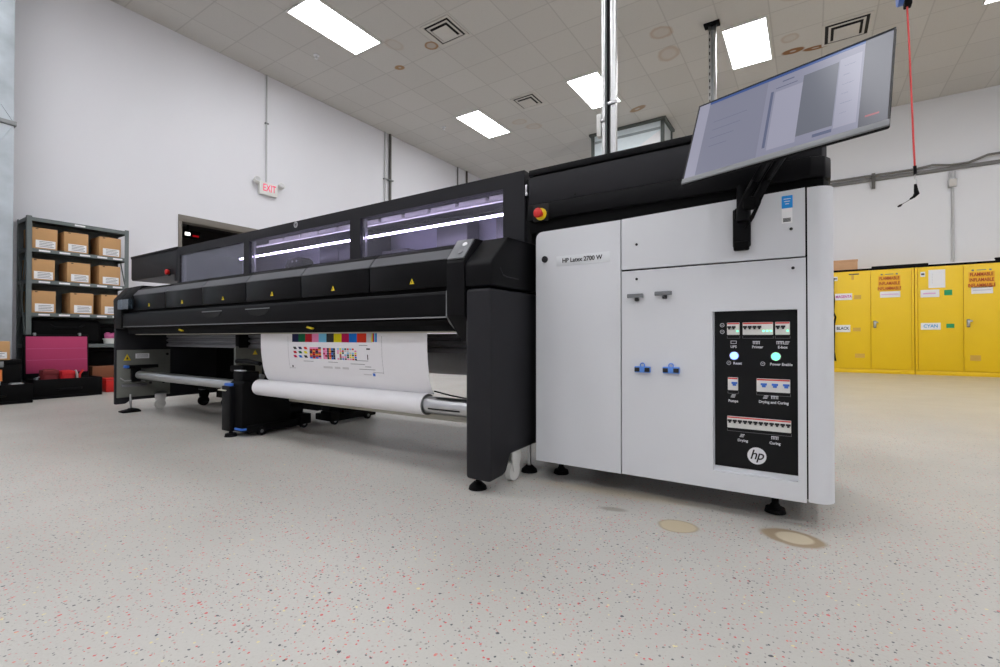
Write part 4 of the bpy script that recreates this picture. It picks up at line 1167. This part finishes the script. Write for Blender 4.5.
mpart(m, 'screen', SCM, MO, 'lit screen showing grey and lavender software windows')
# arm: wall bracket on the service panel, link, tilt head
m = MB(); m.box(-.247, -.186, FY - .016, FY - .001, 1.020, 1.165, .006); br = part(m, 'arm_bracket', 'black', MO)
m = MB(); m.box(-.243, -.190, FY - .030, FY - .012, 1.005, 1.040, .006); part(m, 'bracket_foot', 'black_deep', br)
m = MB(); m.box(-.236, -.200, FY - .060, FY - .012, 1.115, 1.160, .008); part(m, 'pivot_block', 'black_deep', MO)
m = MB(); m.cyl((-.206, FY - .062, 1.105), (-.206, FY - .062, 1.235), .022, 20); piv = part(m, 'arm_pivot', 'black', MO)
hp_ = MT @ Vector((.0, .052, -.06))
for dx, nm in ((-.012, 'arm_link'), (.026, 'arm_link')):
    m = MB(); m.tube([(-.198 + dx, FY - .075, 1.150), (-.182 + dx, FY - .085, 1.185), (-.150 + dx, FY - .085, 1.245), hp_ + Vector((dx - .01, .035, -.02))], .014, 10); arm = part(m, nm, 'black', MO)
m = MB(); m.box(-.204, -.160, FY - .098, FY - .066, 1.14, 1.185, .008); part(m, 'arm_knuckle', 'black_deep', MO)
m = MB(); m.cyl(hp_ + Vector((0, .05, -.02)), hp_ + Vector((0, -.012, .0)), .03, 18); part(m, 'tilt_head', 'black_deep', MO)
m = MB(); m.box(-.06, .06, .048, .058, -.12, .0, .004); mpart(m, 'mount_plate', 'black_deep')
m = MB(); m.tube([(-.19, FY - .05, 1.10), (-.165, FY - .075, 1.14), (-.140, FY - .085, 1.19), (-.13, FY - .08, 1.25), hp_ + Vector((.05, .02, .0))], .005, 8); part(m, 'cable', 'black_deep', MO)
m = MB(); m.tube([(-.20, FY - .05, 1.08), (-.172, FY - .085, 1.11), (-.150, FY - .09, 1.16), (-.138, FY - .08, 1.23), hp_ + Vector((.06, .02, -.01))], .004, 8); part(m, 'cable', 'black_deep', MO)

# ------------------------------------------------------------------ yellow safety cabinets
CY = 11.45
def yellow_cabinet(x0, x1, xs, label, left_marks, right_marks):
    t = thing('safety_cabinet', ((x0 + x1) / 2, CY + .25, 0), label, 'cabinet')
    H = 1.965
    m = MB(); m.box(x0, x1, CY + .012, CY + .52, 0, H, .006); part(m, 'body', 'yellow', t)
    m = MB(); m.box(x0, x1, CY - .004, CY + .0125, 0, .075, .003); part(m, 'kick_plate', 'yellow', t)
    m = MB(); m.box(x0, x0 + .035, CY - .004, CY + .0125, .078, H, .003); part(m, 'frame_stile', 'yellow', t)
    m = MB(); m.box(x1 - .035, x1, CY - .004, CY + .0125, .078, H, .003); part(m, 'frame_stile', 'yellow', t)
    doors = []
    for a, b, marks in ((x0 + .042, xs - .003, left_marks), (xs + .003, x1 - .042, right_marks)):
        m = MB(); m.box(a, b, CY - .012, CY + .011, .082, H - .02, .004); d = part(m, 'door', 'yellow', t); doors.append(d)
        for mk in marks:
            if mk[0] == 'text':
                _, s, x, z, sz, mt, xs_ = mk
                text_mesh(s, sz, '-Y', (x, CY - .0155, z), bold=.002, xs=xs_).build('lettering', mt, d)
            else:
                _, xa, xb, za, zb, mt, nm = mk
                fr = .0165 if nm.startswith('printed') or nm == 'sheet_mark' else .0145
                m = MB(); m.box(xa, xb, CY - fr, CY - .0115, za, zb); part(m, nm, mt, d)
    hx = xs + .06
    m = MB(); m.box(hx - .022, hx + .022, CY - .02, CY - .012, .86, 1.0, .004); h = part(m, 'handle', 'dull_steel', doors[1])
    m = MB(); m.box(hx - .014, hx + .014, CY - .05, CY - .019, .88, .97, .008); m.box(hx - .014, hx + .05, CY - .05, CY - .035, .955, .98, .006); part(m, 'handle_paddle', 'steel', doors[1])
    return t
def flam(xc, z):
    out = [('box', xc - .165, xc + .165, z - .155, z + .125, 'sign_orange', 'warning_sign')]
    for k, s in enumerate(('FLAMMABLE', 'INFLAMABLE', 'INFLAMMABLE')):
        out.append(('text', s, xc, z + .075 - k * .095, .082, 'sign_red', .66))
    out.append(('box', xc - .06, xc + .06, z + .148, z + .160, 'ink_grey', 'printed_line'))
    for q in (-.11, .11):
        out.append(('box', xc + q - .015, xc + q + .015, z + .14, z + .165, 'ink_grey', 'printed_mark'))
    return out
L1 = [('box', .372, .442, 1.795, 1.875, 'label_white', 'hazard_label'), ('box', .380, .432, 1.822, 1.850, 'conduit_dark', 'printed_bar'),
      ('box', .40, .672, 1.412, 1.540, 'label_white', 'name_label'), ('text', 'MAGENTA', .537, 1.476, .072, 'magenta_ink', .75),
      ('box', .40, .640, .787, .925, 'label_white', 'name_label'), ('text', 'BLACK', .520, .856, .08, 'ink', .8),
      ('box', .70, .81, 1.42, 1.50, 'tan_label', 'faded_label'), ('box', .68, .80, .80, .87, 'tan_label', 'faded_label'), ('box', .71, .86, .29, .37, 'tan_label', 'faded_label'),
      ('box', .66, .70, 1.80, 1.91, 'tan_label', 'torn_label'), ('box', .62, .78, 1.895, 1.915, 'conduit_dark', 'torn_tape')]
R1 = flam(1.232, 1.715) + [('box', 1.095, 1.390, 1.432, 1.545, 'label_white', 'name_label'), ('box', 1.115, 1.365, 1.484, 1.498, 'pale_pink_ink', 'printed_line')]
L2 = [('box', 1.675, 1.740, 1.785, 1.875, 'label_white', 'hazard_label'), ('box', 1.684, 1.730, 1.815, 1.848, 'conduit_dark', 'printed_bar'),
      ('box', 1.785, 2.01, 1.575, 1.90, 'label_white', 'paper_sheet'), ('box', 1.675, 1.93, 1.41, 1.545, 'label_white', 'name_label'), ('box', 1.71, 1.88, 1.465, 1.490, 'pale_pink_ink', 'printed_line'),
      ('box', 1.995, 2.10, 1.435, 1.530, 'green_sticker', 'green_sticker'), ('box', 1.675, 1.945, .822, .945, 'label_white', 'name_label'), ('text', 'CYAN', 1.81, .884, .08, 'cyan_ink', .9),
      ('box', 2.02, 2.125, .85, .925, 'green_sticker', 'green_sticker')]
L2 += [('box', 1.835, 1.838, 1.66 + k * .05, 1.68 + k * .05, 'ink_grey', 'sheet_mark') for k in range(4)]
R2 = flam(2.475, 1.70) + [('box', 2.345, 2.615, 1.442, 1.560, 'label_white', 'name_label'), ('box', 2.365, 2.595, 1.496, 1.510, 'silver_ink', 'printed_line'), ('box', 2.325, 2.46, .275, .37, 'tan_label', 'faded_label')]
M['pale_pink_ink'] = M['pale_pink_ink']
yellow_cabinet(.30, 1.588, .955, 'yellow flammables cabinet with MAGENTA and BLACK labels, nearest the printer', L1, R1)
yellow_cabinet(1.598, 2.93, 2.245, 'yellow flammables cabinet with the CYAN label and green stickers', L2, R2)
# things lying on the cabinets
m = MB(); m.box(.32, 2.88, CY + .02, CY + .06, 1.966, 2.005, .005); tag(m.build('batten', 'black_deep', None, (1.6, CY + .04, 1.966)), 'long black batten lying along the front edge of the yellow cabinets', 'batten')
m = MB(); m.box(.98, 1.80, CY + .08, CY + .12, 1.966, 2.045, .005, rot=Matrix.Rotation(.0, 3, 'Y')); tag(m.build('batten', 'black_deep', None, (1.4, CY + .10, 1.966)), 'shorter black batten behind the long one, over both yellow cabinets', 'batten')
m = MB(); m.box(1.80, 2.68, CY + .14, CY + .40, 1.966, 2.04, .004); tag(m.build('foam_board', 'label_white', None, (2.2, CY + .27, 1.966)), 'flat white board lying on the right yellow cabinet', 'board')
t = thing('clamp_bar', (2.80, CY + .2, 1.966), 'black clamp bar on the right end of the yellow cabinets', 'clamp')
m = MB(); m.box(2.69, 2.92, CY + .18, CY + .23, 2.02, 2.075, .006); part(m, 'bar', 'black_deep', t)
m = MB(); m.box(2.72, 2.77, CY + .17, CY + .24, 1.966, 2.03, .004); part(m, 'jaw', 'black_deep', t)
m = MB(); m.box(2.86, 2.91, CY + .17, CY + .24, 1.966, 2.03, .004); part(m, 'jaw', 'black_deep', t)
t = thing('wooden_box', (.55, CY + .25, 1.966), 'pale wooden box on top of the left yellow cabinet', 'box')
m = MB(); m.box(.33, .77, CY + .14, CY + .44, 1.966, 2.17, .004); part(m, 'body', 'wood', t)
m = MB(); m.box(.325, .775, CY + .135, CY + .445, 2.17, 2.215, .004); part(m, 'lid', 'wood', t)
m = MB(); m.tube([(.375, CY - .04, 1.85), (.365, CY - .04, 1.6), (.382, CY - .05, 1.4), (.370, CY - .04, 1.18), (.405, CY - .06, 1.08), (.382, CY - .04, .95), (.375, CY - .04, .4), (.40, CY - .05, .22)], .016, 8)
tag(m.build('hanging_cable', 'black_deep', None, (.39, CY - .05, .22)), 'black cable hanging down the left edge of the left yellow cabinet', 'cable')

# ------------------------------------------------------------------ shelving on the left
t = thing('shelf_unit', (-7.7, 2.04, 0), 'grey steel shelf unit against the left wall, stacked with cartons', 'shelving')
SX0, SX1, SY0, SY1 = -7.90, -7.50, 1.556, 2.528
tops = [2.072, 1.715, 1.350, .968, .600, .13]
for i, z in enumerate(tops):
    m = MB()
    m.box(SX0 + .004, SX1 - .004, SY0 + .004, SY1 - .004, z - .006, z)
    m.box(SX1 - .012, SX1 - .003, SY0 + .01, SY1 - .01, z - .042, z - .0); m.box(SX0 + .003, SX0 + .012, SY0 + .01, SY1 - .01, z - .042, z - .006)
    m.box(SX0 + .012, SX1 - .012, SY0 + .004, SY0 + .012, z - .042, z - .006); m.box(SX0 + .012, SX1 - .012, SY1 - .012, SY1 - .004, z - .042, z - .006)
    s = part(m, 'shelf', 'shelf_grey', t)
    if i < 4:
        for y in ((1.98,) if i == 0 else (1.66, 1.84, 2.03, 2.20, 2.36)):
            m = MB(); m.box(SX1 - .0035, SX1 - .0015, y, y + .10, z - .032, z - .012); part(m, 'price_tag', 'label_white', s)
for x, y, sx, sy in ((SX1, SY0, -1, 1), (SX1, SY1, -1, -1), (SX0, SY0, 1, 1), (SX0, SY1, 1, -1)):
    m = MB()
    m.prism([(x, y), (x + sx * .004, y), (x + sx * .004, y + sy * .045), (x, y + sy * .045)], 'Z', 0, 2.085)
    m.prism([(x + sx * .004, y), (x + sx * .045, y), (x + sx * .045, y + sy * .004), (x + sx * .004, y + sy * .004)], 'Z', 0, 2.085)
    part(m, 'post', 'shelf_grey', t)
m = MB(); m.box(SX0 + .0005, SX0 + .0035, SY0 + .005, SY1 - .005, .10, 2.07); part(m, 'back_panel', 'shelf_grey', t)
for a, b in (((SX0 + .03, SY0 + .002, 1.68), (SX1 - .03, SY0 + .002, .62)), ((SX1 - .03, SY0 + .002, 1.68), (SX0 + .03, SY0 + .002, .62)), ((SX0 + .03, SY1 - .002, 1.9), (SX1 - .03, SY1 - .002, 1.2)), ((SX0 + .03, SY1 - .002, .45), (SX1 - .03, SY1 - .002, 1.1))):
    m = MB(); m.cyl(a, b, .007, 8); part(m, 'brace', 'shelf_grey', t)
def carton(y0, y1, zb, h, x1, label, group=None, dp=.32):
    y0, y1 = y0, y1
    t = thing('carton', (x1 - .16, (y0 + y1) / 2, zb), label, 'box', group)
    m = MB(); m.box(x1 - dp, x1, y0, y1, zb + .0005, zb + h, .003); part(m, 'body', 'cardboard', t)
    m = MB(); m.box(x1 - .0005, x1 + .0015, y0 + (y1 - y0) * .16, y1 - (y1 - y0) * .08, zb + .015, zb + h * .42); lb = part(m, 'label', 'label_white', t)
    m = MB()
    for k in range(4):
        m.box(x1 + .0012, x1 + .0022, y0 + (y1 - y0) * .30, y1 - (y1 - y0) * (.14 + .06 * (k % 2)), zb + .030 + k * .018, zb + .036 + k * .018)
    part(m, 'label_text', 'ink_grey', t)
    m = MB(); m.box(x1 - .0005, x1 + .001, y0 + (y1 - y0) * .16, y0 + (y1 - y0) * .26, zb + h * .93, zb + h * .97); part(m, 'printed_mark', 'ink', t)
    m = MB(); m.box(x1 - dp, x1 + .001, (y0 + y1) / 2 - .02, (y0 + y1) / 2 + .02, zb + h, zb + h + .001); part(m, 'tape', 'tan_label', t)
    return t
rowsY = [(1.715, .246, [(1.600, 1.828), (1.889, 2.117), (2.226, 2.450)], 'top'), (1.350, .246, [(1.590, 1.806), (1.919, 2.139), (2.228, 2.446)], 'middle'), (.968, .258, [(1.600, 1.816), (1.949, 2.171), (2.250, 2.470)], 'lowest')]
for z, h, ys, nm in rowsY:
    for (a, b), pos in zip(ys, ('left', 'middle', 'right')):
        carton(a, b, z, h, -7.525, f'brown carton on the {nm} of the three carton shelves, {pos} one of its row', 'labelled cartons on the shelf unit')
for nm, y0, y1, z, h, lab in (('storage_bin', 2.285, 2.49, .601, .26, 'small black bin behind the white tub on the lower shelf'), ('storage_bin', 1.62, 2.15, .131, .36, 'long black bin on the bottom shelf behind the pink case'), ('storage_bin', 2.17, 2.47, .317, .22, 'black bin stacked on the dark brown carton on the bottom shelf')):
    t = thing(nm, (-7.78, (y0 + y1) / 2, z), lab, 'bin')
    m = MB(); m.box(-7.88, -7.70, y0, y1, z, z + h * .86, .01); part(m, 'body', 'black_deep', t)
    m = MB(); m.box(-7.885, -7.695, y0 - .003, y1 + .003, z + h * .86, z + h, .006); part(m, 'lid', 'black', t)
# black bag, tub and cloth on the open lower shelf
t = thing('tool_bag', (-7.72, 2.0, .60), 'long black bag on the dark shelf under the cartons', 'bag')
m = MB(); m.box(-7.86, -7.58, 1.61, 2.27, .601, .90, .05, 4); part(m, 'body', 'black_deep', t)
m = MB(); m.tube([(-7.60, 1.75, .86), (-7.57, 1.82, .80), (-7.57, 2.05, .80), (-7.60, 2.12, .86)], .012, 8); part(m, 'strap', 'black', t)
t = thing('plastic_tub', (-7.59, 2.38, .6), 'white tub on the lower shelf beside the printer, pink cloth on it', 'tub')
m = MB(); m.cyl((-7.60, 2.38, .601), (-7.60, 2.38, .66), .075, 24, r2=.085); part(m, 'bowl', 'white_plastic', t)
m = MB(); m.cyl((-7.60, 2.38, .655), (-7.60, 2.38, .668), .09, 24); part(m, 'rim', 'white_plastic', t)
m = MB()
for k in range(9):
    a = k * .7
    m.ball((-7.60 + .035 * math.cos(a), 2.38 + .04 * math.sin(a), .700 + .018 * math.sin(k * 2.3)), .040, (1, 1, .8), 0, 10)
tag(m.build('pink_cloth', 'pink_cloth', None, (-7.6, 2.38, .67)), 'crumpled pink cloth in the white tub on the lower shelf', 'cloth')
m = MB(); m.box(-7.84, -7.54, 2.17, 2.42, .131, .315, .004); tag(m.build('carton', 'cardboard_dark', None, (-7.7, 2.29, .131)), 'dark brown carton on the bottom shelf beside the open pink case', 'box')
t = thing('red_container', (-7.40, 2.36, 0), 'red plastic container on the floor between pink case and printer', 'container')
m = MB(); m.box(-7.49, -7.30, 2.235, 2.46, 0, .15, .012); part(m, 'body', 'red', t)
m = MB(); m.box(-7.495, -7.295, 2.23, 2.465, .15, .172, .006); part(m, 'lid', 'red', t)
# open case with pink foam
t = thing('tool_case', (-7.25, 1.83, 0), 'open black tool case with pink foam in its raised lid', 'tool case')
m = MB()
m.box(-7.385, -7.07, 1.53, 2.13, 0.0, .03, .008); m.box(-7.10, -7.07, 1.53, 2.13, .03, .215, .006); m.box(-7.385, -7.355, 1.53, 2.13, .03, .215, .006)
m.box(-7.355, -7.10, 1.53, 1.56, .03, .215, .006); m.box(-7.355, -7.10, 2.10, 2.13, .03, .215, .006)
part(m, 'base', 'black_deep', t)
m = MB(); m.box(-7.355, -7.10, 1.56, 2.10, .03, .10); part(m, 'foam_tray', 'black', t)
RT = Matrix.Rotation(-.05, 3, 'Y'); PV = (-7.385, 1.8, .2)
m = MB(); m.box(-7.43, -7.385, 1.515, 2.095, .20, .715, .012, rot=RT, piv=PV); ld = part(m, 'lid', 'black_deep', t)
m = MB(); m.box(-7.39, -7.379, 1.535, 2.078, .27, .692, .004, rot=RT, piv=PV); part(m, 'lid_foam', 'pink_foam', ld, 'pink foam lining the lid')
for z in (.42, .55):
    m = MB(); m.box(-7.380, -7.3775, 1.54, 2.073, z, z + .004, 0, rot=RT, piv=PV); part(m, 'foam_groove', 'pink_cloth', ld)
for y in (1.61, 2.01):
    m = MB(); m.box(-7.415, -7.38, y - .012, y + .012, .70, .735, .004, rot=RT, piv=PV); part(m, 'latch', 'dull_steel', ld)
m = MB(); m.tube([(-7.068, 1.72, .10), (-7.04, 1.74, .10), (-7.04, 1.92, .10), (-7.068, 1.94, .10)], .011, 8); part(m, 'handle', 'black', t)
def pouch(c, s, mt, name, label, cat, par=None):
    t = thing(name, (c[0], c[1], c[2]), label, cat)
    m = MB(); m.box(c[0] - s[0] / 2, c[0] + s[0] / 2, c[1] - s[1] / 2, c[1] + s[1] / 2, c[2], c[2] + s[2], min(s) * .3, 3); part(m, 'body', mt, t)
    m = MB(); m.box(c[0] - s[0] / 2 - .004, c[0] + s[0] / 2 + .004, c[1] - s[1] / 2 * .9, c[1] + s[1] / 2 * .9, c[2] + s[2] * .72, c[2] + s[2] * .95, .006); part(m, 'flap', mt, t)
    return t
M['maroon'] = mat('maroon_fabric', (112, 30, 36), .8, var=.12)
pouch((-7.20, 1.685, .10), (.14, .15, .225), 'maroon', 'tool_pouch', 'dark red tool pouch in the open pink-lined case', 'pouch')
pouch((-7.20, 1.838, .10), (.14, .13, .205), 'red_cloth', 'tool_pouch', 'bright red pouch in the middle of the open pink-lined case', 'pouch')
t = thing('pliers', (-7.2, 1.93, .10), 'pale pliers standing in the open case beside the red pouch', 'tool')
m = MB(); m.tube([(-7.2, 1.915, .30), (-7.2, 1.93, .25), (-7.2, 1.935, .10)], .012, 8); part(m, 'handle', 'conduit_grey', t)
m = MB(); m.tube([(-7.2, 1.985, .30), (-7.2, 1.955, .25), (-7.2, 1.945, .10)], .012, 8); part(m, 'handle', 'red', t)
t = thing('wire_coil', (-7.2, 1.60, .10), 'pale blue wire coil at the left end of the open pink-lined case', 'coil')
m = MB(); m.tube([(-7.2 + .03 * math.cos(a), 1.584 + .018 * math.sin(a), .10 + .14 * i / 40) for i, a in enumerate([k * .5 for k in range(41)])], .009, 6)
part(m, 'coil', 'galv', t)
# second case, trunk and carton by the duct
t = thing('tool_case', (-6.95, 1.2, 0), 'open black case by the duct, an orange handled tool in it', 'tool case')
m = MB()
m.box(-7.02, -6.80, .85, 1.47, 0, .03, .008); m.box(-6.83, -6.80, .85, 1.47, .03, .20, .006); m.box(-7.02, -6.99, .85, 1.47, .03, .20, .006)
m.box(-6.99, -6.83, .85, .88, .03, .20, .006); m.box(-6.99, -6.83, 1.44, 1.47, .03, .20, .006)
part(m, 'base', 'black_deep', t)
m = MB(); m.box(-6.99, -6.83, .88, 1.44, .03, .09); part(m, 'foam_tray', 'black', t)
m = MB(); m.tube([(-6.798, 1.05, .09), (-6.77, 1.08, .09), (-6.77, 1.24, .09), (-6.798, 1.27, .09)], .010, 8); part(m, 'handle', 'black', t)
t = thing('screwdriver', (-6.90, 1.245, .09), 'orange handled screwdriver standing in the left black case', 'tool')
m = MB(); m.cyl((-6.90, 1.245, .235), (-6.90, 1.245, .35), .016, 14, r2=.014); part(m, 'handle', 'orange', t)
m = MB(); m.cyl((-6.90, 1.245, .09), (-6.90, 1.245, .24), .005, 8); part(m, 'shaft', 'steel', t)
t = thing('tape_measure', (-6.92, 1.36, .09), 'flat grey tool lying in the left black case', 'tool')
m = MB(); m.box(-6.97, -6.86, 1.31, 1.42, .091, .21, .02, 3); part(m, 'body', 'dull_steel', t)
m = MB(); m.box(-6.96, -6.85, 1.33, 1.40, .17, .19, .003); part(m, 'label_strip', 'label_white', t)
t = thing('storage_chest', (-7.17, 1.1, 0), 'black chest by the duct carrying a small labelled carton', 'chest')
m = MB(); m.box(-7.30, -7.05, .80, 1.43, 0, .40, .012); part(m, 'body', 'black_deep', t)
m = MB(); m.box(-7.305, -7.045, .795, 1.435, .40, .445, .010); part(m, 'lid', 'black_deep', t)
for y in (.95, 1.28):
    m = MB(); m.box(-7.046, -7.036, y - .015, y + .015, .37, .43, .003); part(m, 'latch', 'dull_steel', t)
carton(1.06, 1.345, .445, .195, -7.06, 'small labelled carton standing on the black chest by the duct', None, .24)

# ------------------------------------------------------------------ camera and colour management
cam = bpy.data.cameras.new('camera')
co = bpy.data.objects.new('camera', cam)
COL.objects.link(co)
cam.sensor_fit = 'HORIZONTAL'
cam.sensor_width = 36
cam.lens = 36 * 474.0 / 1000
cam.clip_start = .02
yaw, pit = math.atan(311 / 474), math.atan(4.0 / 474)
co.location = (0, 0, .68)
co.rotation_euler = (math.pi / 2 + pit, 0, yaw)
SC.camera = co
w = bpy.data.worlds.new('world'); SC.world = w; w.use_nodes = True
w.node_tree.nodes['Background'].inputs[0].default_value = (.8, .82, .85, 1)
w.node_tree.nodes['Background'].inputs[1].default_value = .3
vs = SC.view_settings
vs.view_transform = 'Standard'
vs.look = 'None'
vs.gamma = 1
vs.use_curve_mapping = False
vs.exposure = 0.0
SC.cycles.max_bounces = 10
SC.cycles.diffuse_bounces = 6
SC.cycles.transparent_max_bounces = 12
SC.cycles.caustics_reflective = False
SC.cycles.caustics_refractive = False
